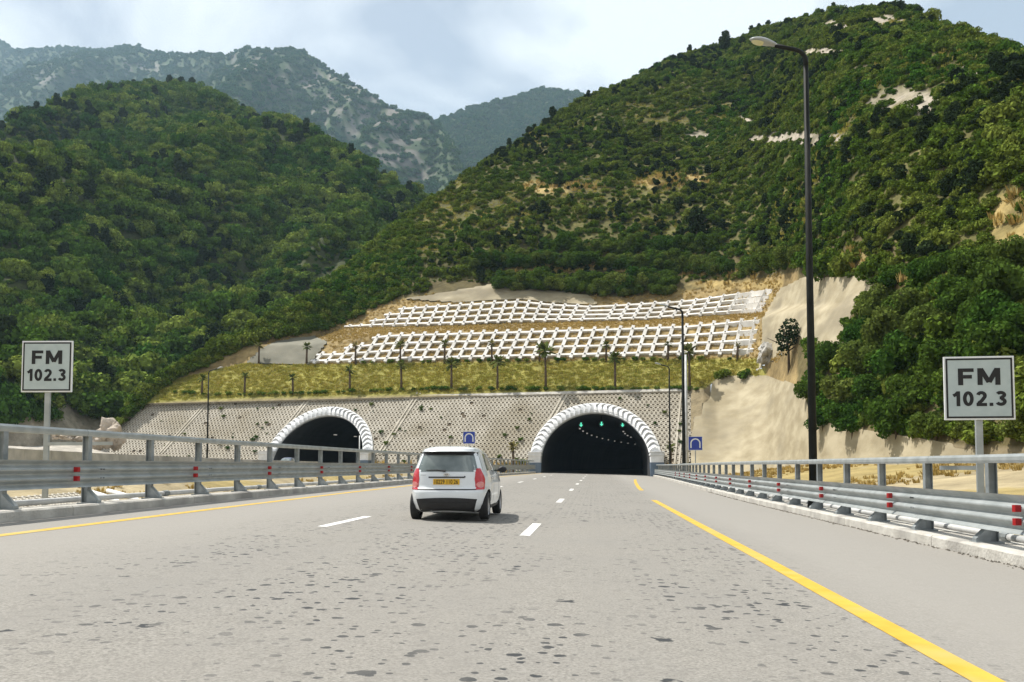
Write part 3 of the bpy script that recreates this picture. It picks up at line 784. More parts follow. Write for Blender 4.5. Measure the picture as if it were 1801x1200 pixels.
def portal(p, label, name='tunnel_portal'):
    xc, z0, s = p['xc'], p['z0'], p['s']
    base = Vector((xc, wallY(xc), z0))
    root = empty(name, base); tag(root, label, 'tunnel portal', 'tunnel portals')
    def pt(u, w, n): return slope_pt(xc + u * s, z0 + w * s, n) - base
    def arch(phi, r):                # phi: angle from the crown, r 0 inner .. 1 outer
        a = A_IN + (A_OUT - A_IN) * r; b = B_IN + (B_OUT - B_IN) * r
        return a * math.sin(phi), ZS + b * math.cos(phi)
    PH = 1.44
    # plain ring behind the blades, with its reveal into the bore
    n = 49; v, f = [], []
    for i in range(n):
        ph = -PH + 2 * PH * i / (n - 1)
        for r, h in ((-0.015, -0.1), (-0.015, 0.22), (0.5, 0.24), (1.0, 0.22), (1.0, -0.3)): v.append(pt(*arch(ph, r), h))
    for i in range(n - 1):
        for k in range(4): f.append((i * 5 + k, (i + 1) * 5 + k, (i + 1) * 5 + k + 1, i * 5 + k + 1))
    link_mesh('arch_ring', make_mesh('arch_ring', v, f, M_white, smooth=False), root)
    # curved blades like a tyre tread, leaning to the crown from both sides
    NB = 15; d = PH / NB
    def bendr(r): return 1.1 * math.sin(min(r / 0.62, 1) * math.pi * 0.55) - (2.1 * max(0, r - 0.62) / 0.38 if r > 0.62 else 0) * 0.62
    for side in (-1, 1):
        for i in range(NB):
            rs = np.linspace(0.0, 1.0, 9); vv = []
            for r in rs:
                for sft, h in ((0.02, 0.60), (0.97, 0.28), (0.02, 0.22), (0.97, 0.22)):
                    q = PH - d * (i + sft + 0.55 * bendr(r))
                    q = max(q, -0.02)
                    vv.append(pt(*arch(side * q, r), 0.22 + (h - 0.22) * min(1.0, 0.15 + r / 0.2, (1 - r) / 0.3)))
            ff = []
            for k in range(8):
                a, b = k * 4, (k + 1) * 4
                ff += [(a, a + 1, b + 1, b), (a, b, b + 2, a + 2), (a + 1, a + 3, b + 3, b + 1)]
            ff += [(0, 2, 3, 1), (32, 33, 35, 34)]
            if side < 0: ff = [q[::-1] for q in ff]
            link_mesh('arch_block', make_mesh('arch_block', vv, ff, M_white), root)
    # pedestals
    for side in (-1, 1):
        x0, x1 = sorted((side * A_IN * s * 0.995, side * (A_OUT + 0.05) * s))
        def ped(zz0, zz1, grow, m, nm, par, front):
            def yf(x): return wallY(xc + x) - wallY(xc)
            g = grow
            return MB().hexa([(x0 - g, yf(x0) - front - g, zz0), (x1 + g, yf(x1) - front - g, zz0), (x1 + g, yf(x1) + 3.4, zz0), (x0 - g, yf(x0) + 3.4, zz0),
                              (x0 - g, yf(x0) - front - g, zz1), (x1 + g, yf(x1) - front - g, zz1), (x1 + g, yf(x1) + 3.4, zz1), (x0 - g, yf(x0) + 3.4, zz1)]).build(nm, m, par, bevel=0.02)
        pb = ped(-0.6, 1.55 * s, 0.05, M_blueb, 'pedestal', root, 0.5)
        ped(1.56 * s, 2.42 * s, 0.0, M_white, 'panel', pb, 0.45)
        ped(2.43 * s, 2.60 * s, 0.09, M_white, 'moulding', pb, 0.45)
        ped(2.61 * s, 2.82 * s, 0.03, M_white, 'moulding', pb, 0.45)
        ped(2.83 * s, 2.95 * s, 0.10, M_white, 'moulding', pb, 0.45)
    # the bore
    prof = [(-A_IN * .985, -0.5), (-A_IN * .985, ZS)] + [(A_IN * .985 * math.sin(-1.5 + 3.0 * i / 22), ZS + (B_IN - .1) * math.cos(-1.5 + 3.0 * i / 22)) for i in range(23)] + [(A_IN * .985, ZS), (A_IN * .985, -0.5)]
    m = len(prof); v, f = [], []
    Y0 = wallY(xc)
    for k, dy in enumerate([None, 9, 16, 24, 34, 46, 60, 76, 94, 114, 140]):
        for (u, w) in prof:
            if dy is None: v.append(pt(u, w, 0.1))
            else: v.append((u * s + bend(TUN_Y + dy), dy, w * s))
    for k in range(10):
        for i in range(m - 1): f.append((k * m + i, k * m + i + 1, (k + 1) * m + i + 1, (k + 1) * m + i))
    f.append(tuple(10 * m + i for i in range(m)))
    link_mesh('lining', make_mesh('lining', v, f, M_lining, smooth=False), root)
    return root, base
M_lamp = emit('tunnel lamp', (1.0, 0.93, 0.82), 0.22)
pR, bR = portal(PORTALS[0], 'right tunnel portal, white tread patterned arch straight ahead over the road')
pL, bL = portal(PORTALS[1], 'left tunnel portal, white tread patterned arch beyond the guardrail')
for k in range(11):
    for u, nm in ((-2.3, 0), (4.0, 1)):
        if nm and k < 1: continue
        y = 16 + 9.5 * k + nm * 2; x = u + bend(TUN_Y + y)
        MB().box(x - 0.12, x + 0.12, y, y + 1.3, 6.55, 6.68).build('ceiling_lamp', M_lamp, pR)
for k in range(4):
    y = 14 + 8 * k; x = -1.2 + 1.0 * k
    MB().box(x - 0.15, x + 0.15, y, y + 0.9, 5.6, 5.72).build('ceiling_lamp', M_lamp, pL)
# lane signals: lit green arrows
M_green = emit('green signal', (0.12, 0.85, 0.55), 0.8)
for k, (px, py, nm) in enumerate(((1022, 747.5, 'left'), (1058, 746, 'middle'), (1095, 747.5, 'right'))):
    c = at(px, py, 122.5)
    r = empty('lane_signal', c); tag(r, 'green downward arrow light over the %s lane in the tunnel mouth' % nm, 'lane signal', 'lane signals')
    MB().box(-0.36, 0.36, 0.02, 0.22, -0.38, 0.38).build('housing', M_black, r, bevel=0.02)
    MB().prism([(-0.09, 0.32), (-0.09, 0.02), (-0.27, 0.02), (0, -0.30), (0.27, 0.02), (0.09, 0.02), (0.09, 0.32)], 1, -0.01, 0.02).build('arrow', M_green, r)
    MB().tube([(0, 0.12, 0.38), (0, 0.12, 1.5)], 0.03, 6).build('hanger', M_pole, r)

# opposite carriageway and its parapet
v = []
yy = np.arange(20, 260, 4.0)
for y in yy:
    for x in (-7.2, 0, 7.2): v.append((-39.6 + x * (0.9 if y > 118 else 1.0) + bend(y - 4) + 0.012 * max(0, 118 - y), y, 0.66))
tag(link_mesh('opposite_road', make_mesh('opposite_road', v, grid_faces(len(yy), 3), M_road)), 'asphalt of the opposite carriageway leading to the left tunnel', kind='structure')
wall = empty('concrete_barrier', (-31, 60, 0.5)); tag(wall, 'low grey concrete parapet along the opposite carriageway', 'barrier')
pts = [at(-60, 784, 38), at(45, 790, 45), at(170, 797, 55), at(280, 802, 66), at(420, 808, 84), at(560, 812, 104)]
for a, b in zip(pts[:-1], pts[1:]):
    n = 3
    for k in range(n):
        p, q = a + (b - a) * (k + .004) / n, a + (b - a) * (k + .996) / n
        w0 = Vector((-31, 60, 0.5))
        MB().hexa([tuple(Vector((p[0] - .35, p[1], 0.2)) - w0), tuple(Vector((p[0], p[1], 0.2)) - w0), tuple(Vector((q[0], q[1], 0.2)) - w0), tuple(Vector((q[0] - .35, q[1], 0.2)) - w0),
                   tuple(Vector((p[0] - .28, p[1], p[2])) - w0), tuple(Vector((p[0] - .05, p[1], p[2])) - w0), tuple(Vector((q[0] - .05, q[1], q[2])) - w0), tuple(Vector((q[0] - .28, q[1], q[2])) - w0)]).build('wall_panel', M_conc, wall)

# ================================================================== white lattice frames on the cut
def lattice(label, cols, botf, topf, leanf, nrows, name):
    """each node is a precast cross with an anchor head; nrows(px) rows"""
    root = None
    P = {}
    for i, px in enumerate(cols):
        for j in range(5):
            t = (j + 0.5) / 4.0
            x = px + leanf(px) * t + random.gauss(0, 0.2)
            y = botf(px) + (topf(x) - botf(px)) * t + random.gauss(0, 0.12)
            if j < 4: P[i, j] = hill_at(x, y)
    nodes = [(i, j) for (i, j) in P if nrows(cols[i], j)]
    o0 = P[nodes[0]]
    root = empty(name, o0); tag(root, label, 'lattice frame', 'lattice frames')
    nrm = Vector((0.05, -0.72, 0.69)).normalized()
    for (i, j) in nodes:
        c = P[i, j]; arms = []
        for di, dj in ((1, 0), (-1, 0), (0, 1), (0, -1)):
            if (i + di, j + dj) in P and ((i + di, j + dj) in nodes or dj == 1): v = (P[i + di, j + dj] - c) * 0.497
            elif (i - di, j - dj) in P: v = (c - P[i - di, j - dj]) * 0.42
            else: continue
            arms.append(v)
        mb = MB()
        for k, v in enumerate(arms):
            d = v.normalized(); s = d.cross(nrm).normalized(); up = (s.cross(d)).normalized()
            if up.dot(nrm) < 0: up = -up
            w0, w1, h = (0.21, 0.21, 0.36 + 0.004 * k) if abs(d.x) > 0.6 else (0.25, 0.25, 0.39 + 0.004 * k)
            a, b = c - o0, c - o0 + v
            dn = up * -0.45
            mb.hexa([a - s * w0 + dn, a + s * w0 + dn, b + s * w1 + dn, b - s * w1 + dn, a - s * w0 + up * h, a + s * w0 + up * h, b + s * w1 + up * h, b - s * w1 + up * h])
        a = c - o0; s = Vector((1, 0, 0)); t = s.cross(nrm).normalized()
        q = 0.30
        mb.hexa([a - s * q - t * q + nrm * .1, a + s * q - t * q + nrm * .1, a + s * q + t * q + nrm * .1, a - s * q + t * q + nrm * .1, a - s * .25 - t * .25 + nrm * .43, a + s * .25 - t * .25 + nrm * .43, a + s * .25 + t * .25 + nrm * .43, a - s * .25 + t * .25 + nrm * .43])
        x = mb.build('cross_beam', M_lat, root)
        ah = MB().hexa([a - s * .12 - t * .12 + nrm * .42, a + s * .12 - t * .12 + nrm * .42, a + s * .12 + t * .12 + nrm * .42, a - s * .12 + t * .12 + nrm * .42, a - s * .07 - t * .07 + nrm * .52, a + s * .07 - t * .07 + nrm * .52, a + s * .07 + t * .07 + nrm * .52, a - s * .07 + t * .07 + nrm * .52])
        ah.build('anchor_head', M_pole, x)
    return root
cl, x = [], 552.0
while x < 1322: cl.append(x); x += float(interp(x, [(550, 20.6), (900, 22.0), (1330, 25.5)]))
lowtop = [(545, 601), (600, 600), (650, 592), (683, 587), (1000, 578), (1207, 571), (1333, 559)]
lattice('lower row of white concrete lattice above the grassy bank', cl, lambda p: interp(p, [(543, 642), (900, 635), (1000, 633), (1323, 627)]), lambda p: interp(p, lowtop), lambda p: interp(p, [(550, 36), (900, 24), (1330, 14)]),
        lambda p, j: j <= interp(p, [(552, 1), (585, 1.0), (590, 2.0), (612, 2.0), (618, 3)]) , 'lattice_frame')
cu, x = [], 612.0
while x < 1352: cu.append(x); x += float(interp(x, [(610, 20), (900, 20.5), (1350, 26)]))
cu = [c for c in cu if not 1030 < c < 1044]
uptop = [(612, 563), (653, 550), (682, 543), (800, 535), (913, 528), (973, 535), (1043, 539), (1110, 535), (1217, 528), (1367, 506)]
lattice('upper row of white concrete lattice below the scrub', cu, lambda p: interp(p, [(610, 578), (800, 575), (900, 570), (1053, 567), (1140, 565), (1233, 558), (1347, 552)]), lambda p: interp(p, uptop), lambda p: interp(p, [(610, 22), (900, 16), (1350, 22)]),
        lambda p, j: j <= interp(p, [(612, 0), (640, 1.0), (650, 1.0), (660, 2), (672, 2), (680, 3)]), 'lattice_frame')

# ================================================================== guard rails
def beam_profile(z0, z1):
    pr = []
    for k in range(25):
        t = k / 24; pr.append((0.042 * math.cos(2 * math.pi * 3 * t), z0 + (z1 - z0) * t))
    return pr
def guardrail(side, zb0, zb1, ztop, y_post0, y_refl0, label):
    X = XL if side < 0 else XR
    root = empty('guardrail', (X(20), 20, zroad(X(20)) + .15)); tag(root, label, 'guardrail', 'guardrails')
    o = Vector(root.location)
    def W(lat, y, z):
        x = X(y); return Vector((x + side * lat, y, zroad(x) + z)) - o
    # posts
    y = y_post0; n = 0
    while y < 108:
        mb = MB()
        c = W(0.42, y, 0)
        # I section post
        for (a, b, e, f) in ((-0.06, 0.06, -0.07, -0.058), (-0.06, 0.06, 0.058, 0.07)): pass
        mb.box(c.x - 0.065, c.x - 0.052, c.y - 0.06, c.y + 0.06, c.z + 0.14, c.z + ztop - 0.13)
        mb.box(c.x + 0.052, c.x + 0.065, c.y - 0.06, c.y + 0.06, c.z + 0.14, c.z + ztop - 0.13)
        mb.box(c.x - 0.052, c.x + 0.052, c.y - 0.006, c.y + 0.006, c.z + 0.14, c.z + ztop - 0.13)
        post = mb.build('post', M_post, root)
        if y < 75:
            g = MB(); i0, i1 = (-side) * 0.06, (-side) * 0.27
            g.prism([(c.x + i0, c.z + 0.19), (c.x + i1, c.z + 0.19), (c.x + i1, c.z + 0.235), (c.x + i0, c.z + 0.44)], 1, c.y - 0.075, c.y + 0.075)
            g.build('base_gusset', M_post, post)
            q = MB(); x0, x1 = sorted((c.x - side * 0.29, c.x + side * 0.11)); q.box(x0, x1, c.y - 0.13, c.y + 0.13, c.z + 0.158, c.z + 0.19); q.build('base_plate', M_post, post)
            sp = MB(); x0, x1 = sorted((c.x - side * 0.067, c.x - side * 0.22)); sp.box(x0, x1, c.y - 0.05, c.y + 0.05, c.z + zb0 + 0.1, c.z + zb1 - 0.1); sp.build('spacer', M_post, post)
        y += 2.5; n += 1
    # three-wave beam panels
    pr = beam_profile(zb0, zb1); m = len(pr)
    y = 1.0
    while y < 108:
        v = []; ks = 6
        for k in range(ks):
            Y = y + 5.06 * k / (ks - 1)
            for lat, z in pr: v.append(W(0.15 - lat + (0.004 if k == ks - 1 else 0), Y, z))
            for lat, z in pr: v.append(W(0.154 - lat + (0.004 if k == ks - 1 else 0), Y, z))
        f = []
        for k in range(ks - 1):
            for i in range(m - 1):
                a, b = k * 2 * m, (k + 1) * 2 * m
                q = (a + i, b + i, b + i + 1, a + i + 1); q2 = (a + m + i + 1, b + m + i + 1, b + m + i, a + m + i)
                f += [q, q2] if side > 0 else [q[::-1], q2[::-1]]
        bp = link_mesh('beam', make_mesh('beam', v, f, M_galv, smooth=True), root)
        if y < 50:
            bb = MB()
            for dy in (0.06, 0.16):
                for t in (1 / 6., 0.5, 5 / 6.):
                    p = W(0.11 + 0.078, y + dy, zb0 + (zb1 - zb0) * (t - 1 / 6.)) if False else W(0.108, y + dy, zb0 + (zb1 - zb0) * (1 / 3. if t < .5 else 2 / 3.))
                    bb.tube([p, p + Vector((-side * 0.022, 0, 0))], 0.016, 6)
            bb.build('splice_bolts', M_post, bp)['kind'] = 'stuff'
        y += 5.0
    # handrail
    y = 1.0
    while y < 108:
        v = []
        prof = [(-0.06, -0.06), (-0.075, -0.02), (-0.075, 0.03), (-0.05, 0.07), (0.05, 0.07), (0.075, 0.03), (0.075, -0.02), (0.06, -0.06)]
        for k in range(4):
            Y = y + 4.99 * k / 3
            for a, b in prof: v.append(W(0.42 + a * side, Y, ztop - 0.07 + b))
        f = []
        for k in range(3):
            for i in range(8): q = (k * 8 + i, k * 8 + (i + 1) % 8, (k + 1) * 8 + (i + 1) % 8, (k + 1) * 8 + i); f.append(q)
        f += [tuple(range(8))[::-1], tuple(24 + i for i in range(8))]
        link_mesh('handrail', make_mesh('handrail', v, f, M_galv), root)
        y += 5.0
    # conduit on the walkway
    for k in range(14):
        y0, y1 = 2 + 6 * k, 2 + 6 * k + 5.98
        MB().tube([W(0.72, y0, 0.24), W(0.72, (y0 + y1) / 2, 0.245), W(0.72, y1, 0.24)], 0.055, 8).build('conduit', M_pipe, root, smooth=True)
        MB().tube([W(0.72, y1 - .12, 0.24), W(0.72, y1 + .12, 0.24)], 0.07, 8).build('conduit_collar', M_post, root)
    # red reflectors, two in each waist of the beam
    y = y_refl0
    while y < 75:
        for t in (1 / 3., 2 / 3.):
            p = W(0.15 - 0.042, y, zb0 + (zb1 - zb0) * t); s = -side
            mb = MB()
            mb.prism([(0, -0.05), (s * 0.07, -0.04), (s * 0.085, 0.02), (0, 0.05)], 2, -0.046, 0.046)
            q = mb.build('reflector', M_red, root, loc=p)
        y += 5.0
    return root
guardrail(1, 0.40, 0.93, 1.49, 8.72, 7.2, 'sunlit galvanised guardrail with red reflectors along the right shoulder')
guardrail(-1, 0.50, 1.00, 1.60, 8.6, 5.2, 'shaded galvanised guardrail with red reflectors along the left edge')

# ================================================================== signs

def heavy_text(body, H, Wd, mat):
    """bold grotesque lettering drawn from strokes; centred, in the x-y plane"""
    S = 0.215                                   # stroke width for a cap height of 1
    def stroke(pts, close=False, s=S):
        pts = [Vector(p) for p in pts]; n = len(pts); L_, R_ = [], []
        for i, p in enumerate(pts):
            a = pts[(i - 1) % n] if (close or i) else p; b = pts[(i + 1) % n] if (close or i < n - 1) else p
            d = (b - a).normalized(); q = Vector((-d.y, d.x)) * s / 2; L_.append(p + q); R_.append(p - q)
        v = [(*x, 0) for x in L_ + R_]; m = n if close else n - 1
        return v, [(i, n + i, n + (i + 1) % n, (i + 1) % n) for i in range(m)]
    def arc(cx, cy_, rx, ry, a0, a1, n=14): return [(cx + rx * math.cos(R(a0 + (a1 - a0) * k / n)), cy_ + ry * math.sin(R(a0 + (a1 - a0) * k / n))) for k in range(n + 1)]
    h = S / 2
    GL = {'F': (0.68, [[(h, 0), (h, 1)], [(S, 1 - h), (0.66, 1 - h)], [(S, 0.50), (0.58, 0.50)]]),
          'M': (0.95, [[(h, 0), (h, 1)], [(0.95 - h, 0), (0.95 - h, 1)], [(S * .62, 0.97), (0.475, 0.16)], [(0.95 - S * .62, 0.97), (0.475, 0.16)]]),
          '1': (0.44, [[(0.31, 0), (0.31, 1)], [(0.02, 0.70), (0.16, 0.77), (0.27, 0.90)]]),
          '0': (0.62, [arc(0.31, 0.5, 0.31 - h, 0.5 - h, 0, 360, 28)[:-1]]),
          '2': (0.62, [arc(0.31, 0.69, 0.31 - h, 0.31 - h, 165, -30, 14) + [(0.33, 0.36), (0.15, 0.20)], [(0.02, 0.1), (0.62, 0.1)], [(0.10, 0.10), (0.24, 0.28)]]),
          '3': (0.62, [arc(0.29, 0.735, 0.31 - h, 0.265 - h, 155, -80, 14), arc(0.29, 0.29, 0.325 - h, 0.29 - h, 85, -160, 16), [(0.22, 0.53), (0.36, 0.53)]]),
          '.': (0.24, [[(0.12, 0.0), (0.12, S)]])}
    V, Fc, x = [], [], 0.0
    for k, chh in enumerate(body):
        w, st = GL[chh]
        for j, s in enumerate(st):
            v, f = stroke(s, chh == '0'); o = len(V); z = 0.0
            V += [(p[0] + x, p[1], 0.001 * j) for p in v]; Fc += [tuple(i + o for i in q) for q in f]
        x += w + 0.13
    x -= 0.13
    V = [((p[0] / x - 0.5) * Wd, (p[1] - 0.5) * H, p[2]) for p in V]
    me = make_mesh('lettering', V, Fc, mat)
    return me
def fm_sign(centre, size_w, size_h, X, Y, arm_to, label, yaw):
    zg = ground_z(X, Y)
    root = empty('radio_sign', (X, Y, zg), yaw); tag(root, label, 'road sign', 'radio frequency signs')
    cz = centre - zg; w, h = size_w / 2, size_h / 2
    MB().box(-0.055, 0.055, 0.015, 0.075, -0.3, cz + h * 0.8).build('post', M_galv, root, bevel=0.006)
    pn = MB().box(-w, w, -0.02, 0.012, cz - h, cz + h).build('panel', M_whitep, root, bevel=0.004)
    b = MB(); i, t = 0.03, 0.06
    b.box(-w + i, w - i, -0.026, -0.021, cz - h + i, cz - h + t); b.box(-w + i, w - i, -0.026, -0.021, cz + h - t, cz + h - i)
    b.box(-w + i, -w + t, -0.026, -0.021, cz - h + t, cz + h - t); b.box(w - t, w - i, -0.026, -0.021, cz - h + t, cz + h - t)
    b.build('border', M_black, pn)
    MB().box(-w + t, w - t, -0.024, -0.0205, cz - h + t, cz + h - t).build('sign_face', M_signface, pn)
    for body, zz, hh, ww, nm in (('FM', cz + h * 0.36, 0.265 * size_h, 0.60 * size_w, 'letters'), ('102.3', cz - h * 0.33, 0.235 * size_h, 0.76 * size_w, 'numerals')):
        me = heavy_text(body, hh, ww, M_black)
        for p in me.vertices: p.co = (p.co.x, -0.0275 - p.co.z, p.co.y + zz)
        link_mesh(nm, me, pn)
    for dz in (-h * 0.55, h * 0.55): MB().box(-0.3, 0.3, 0.013, 0.05, cz + dz - 0.03, cz + dz + 0.03).build('clamp', M_galv, root)
    # bracket back to the guard rail post
    c, s = math.cos(-yaw), math.sin(-yaw)
    dx, dy, dz = arm_to[0] - X, arm_to[1] - Y, arm_to[2] - zg
    q = Vector((dx * c - dy * s, dx * s + dy * c, dz))
    MB().hexa([(0, 0.02, q.z - .035), (q.x, q.y - .02, q.z - .035), (q.x, q.y + .02, q.z - .035), (0, 0.07, q.z - .035), (0, 0.02, q.z + .035), (q.x, q.y - .02, q.z + .035), (q.x, q.y + .02, q.z + .035), (0, 0.07, q.z + .035)]).build('bracket', M_galv, root)
cR = at(1721.5, 683, 15.1); cL = at(83.5, 645, 17.2)
fm_sign(cR[2], 1.10, 1.06, cR[0], cR[1], (XR(15.5) + .36, 15.5, 1.13), 'FM 102.3 sign on a steel post behind the right guardrail', R(-3))
fm_sign(cL[2], 1.08, 1.08, cL[0], cL[1], (XL(16.9) - .36, 16.9, 1.62), 'FM 102.3 sign on a steel post behind the left guardrail', R(4))

def tunnel_sign(px, py, D, w, label):
    c = at(px, py, D); zg = ground_z(c[0], D); cz = c[2] - zg; h = w / 2
    root = empty('tunnel_sign', (c[0], D, zg)); tag(root, label, 'road sign', 'tunnel signs')
    MB().tube([(0, 0.06, -0.3), (0, 0.06, cz + h * .6)], 0.045, 8).build('post', M_galv, root)
    pn = MB().box(-h, h, -0.02, 0.015, cz - h, cz + h).build('panel', M_blue, root, bevel=0.004)
    b = MB()
    for e in (1,):
        t = 0.03 * w
        b.box(-h, h, -0.024, -0.0205, cz - h, cz - h + t); b.box(-h, h, -0.024, -0.0205, cz + h - t, cz + h); b.box(-h, -h + t, -0.024, -0.0205, cz - h + t, cz + h - t); b.box(h - t, h, -0.024, -0.0205, cz - h + t, cz + h - t)
    b.build('border', M_whitep, pn)
    ro, ri = 0.36 * w, 0.27 * w; ring = []
    out = [(-ro, cz - .33 * w), (-ro, cz)] + [(-ro * math.cos(a), cz + ro * math.sin(a)) for a in np.linspace(0.15, math.pi - 0.15, 11)] + [(ro, cz), (ro, cz - .33 * w)]
    inn = [(-ri, cz - .33 * w), (-ri, cz)] + [(-ri * math.cos(a), cz + ri * math.sin(a)) for a in np.linspace(0.15, math.pi - 0.15, 11)] + [(ri, cz), (ri, cz - .33 * w)]
    n = len(out); v = [(x, -0.026, z) for x, z in out] + [(x, -0.026, z) for x, z in inn]
    link_mesh('arch_symbol', make_mesh('arch_symbol', v, [(i, i + 1, n + i + 1, n + i) for i in range(n - 1)], M_whitep), pn)
tunnel_sign(1223, 780, 74, 1.18, 'blue square tunnel sign beside the right guardrail')
tunnel_sign(825, 770, 80, 1.16, 'blue square tunnel sign above the white car')

# ================================================================== lamp posts and masts
def lamp_post(X, Y, zb, H, r0, r1, reach, side, label):
    """side: -1 arm to the left, +1 to the right"""
    root = empty('lamp_post', (X, Y, zb)); tag(root, label, 'street lamp', 'lamp posts')
    MB().prism([(-0.2, -0.2), (0.2, -0.2), (0.2, 0.2), (-0.2, 0.2)], 2, 0.0, 0.03).tube([(0, 0, 0.03), (0, 0, 0.45)], [r0 * 1.5, r0 * 1.1], 14).build('base', M_pole, root, smooth=False)
    MB().tube([(0, 0, 0.2), (0, 0, H * 0.5), (0, 0, H - 0.55)], [r0, (r0 + r1) / 2, r1], 14).build('pole', M_pole, root, smooth=True)
    pth = [(0, 0, H - 0.62), (0, 0, H - 0.4)] + [(side * 0.42 * (1 - math.cos(a)), 0, H - 0.4 + 0.36 * math.sin(a)) for a in np.linspace(0.2, 1.25, 7)]
    ex, ez = pth[-1][0], pth[-1][2]
    pth += [(side * (reach * 0.55), 0, ez + (reach * .55 - abs(ex)) * 0.27), (side * reach, 0, ez + (reach - abs(ex)) * 0.27)]
    MB().tube(pth, [r1] * 3 + [r1 * 0.85] * (len(pth) - 3), 10).build('arm', M_pole, root, smooth=True)
    # head: flattened drop shape
    hx, hz = side * reach, pth[-1][2]; L_ = 0.78; v, f = [], []
    ns, nk = 9, 12
    for i in range(ns):
        t = i / (ns - 1); w = 0.05 + 0.155 * math.sin(min(1, t * 1.12) * math.pi * 0.62) ** 0.8 if t < 1 else 0.03
        w = [0.05, 0.075, 0.115, 0.15, 0.17, 0.175, 0.16, 0.12, 0.03][i]
        up = [0.05, 0.075, 0.10, 0.12, 0.125, 0.12, 0.10, 0.07, 0.02][i]; dn = [0.05, 0.05, 0.055, 0.06, 0.06, 0.06, 0.055, 0.045, 0.015][i]
        cx = hx + side * (-0.08 + L_ * t) ; cz = hz + 0.27 * (L_ * t) - 0.02 + (0.02 if i else 0)
        for k in range(nk):
            a = 2 * math.pi * k / nk
            v.append((cx, w * math.cos(a), cz + (up if math.sin(a) > 0 else dn) * math.sin(a)))
    for i in range(ns - 1):
        for k in range(nk): f.append((i * nk + k, i * nk + (k + 1) % nk, (i + 1) * nk + (k + 1) % nk, (i + 1) * nk + k))
    f += [tuple(range(nk)), tuple((ns - 1) * nk + k for k in range(nk))]
    hd = link_mesh('lamp_head', make_mesh('lamp_head', v, f, M_lampgrey, smooth=True), root)
    lv, lf = [], []
    for i, t in enumerate(np.linspace(0.52, 0.93, 6)):
        w = [0.10, 0.13, 0.14, 0.135, 0.11, 0.05][i]; cx = hx + side * (-0.08 + L_ * t); cz = hz + 0.27 * L_ * t
        for k in range(7):
            a = math.pi * k / 6; lv.append((cx, w * math.cos(a), cz - 0.045 - [0.02, 0.05, 0.06, 0.055, 0.04, 0.01][i] * math.sin(a)))
    for i in range(5):
        for k in range(6): lf.append((i * 7 + k, i * 7 + k + 1, (i + 1) * 7 + k + 1, (i + 1) * 7 + k))
    link_mesh('lens', make_mesh('lens', lv, lf, surf('lamp lens', (0.50, 0.50, 0.30), (0.60, 0.58, 0.36), 8, 0.15), smooth=True), hd)
    return root
px0 = at(1420, 819, 24.8)
lamp_post(XR(24.8) + 0.52, 24.8, zroad(6) + .15, 13.05, 0.115, 0.07, 0.85, -1, 'tall dark lamp post rising beside the right guardrail, nearest the camera')
a = at(1203, 819, 70); lamp_post(a[0], 70, zroad(7) - .1, 14.0, 0.15, 0.09, 1.15, -1, 'second dark lamp post beside the right guardrail near the blue sign')
a = at(1178.5, 819, 105); lamp_post(a[0], 105, -.1, 13.2, 0.12, 0.075, 1.0, -1, 'thin dark lamp post at the right foot of the right portal')
a = at(364, 819, 108); lamp_post(a[0], 108, 0.9, 12.6, 0.13, 0.075, 1.2, 1, 'lone dark lamp post before the left end of the tiled slope')
a = at(1208, 819, 78)
r = empty('steel_mast', (a[0], 78, 0.0)); tag(r, 'plain pale steel mast just right of the second lamp post', 'mast')
MB().tube([(0, 0, -0.4), (0, 0, 5.6), (0, 0, 11.0)], [0.16, 0.14, 0.10], 12).build('pole', M_pipe, r, smooth=True)
MB().box(-0.25, 0.25, -0.25, 0.25, -0.4, 0.06).build('base', M_conc, r)
a = at(632, 819, 112)
r = empty('height_gauge_pole', (a[0], 112, 0.5)); tag(r, 'thin white pole at the right side of the left tunnel mouth', 'pole')
MB().tube([(0, 0, -0.2), (0, 0, 4.6)], 0.07, 8).build('pole', M_whitep, r, smooth=True)
MB().box(-0.2, 0.2, -0.2, 0.2, -0.2, 0.15).build('base', M_red, r)

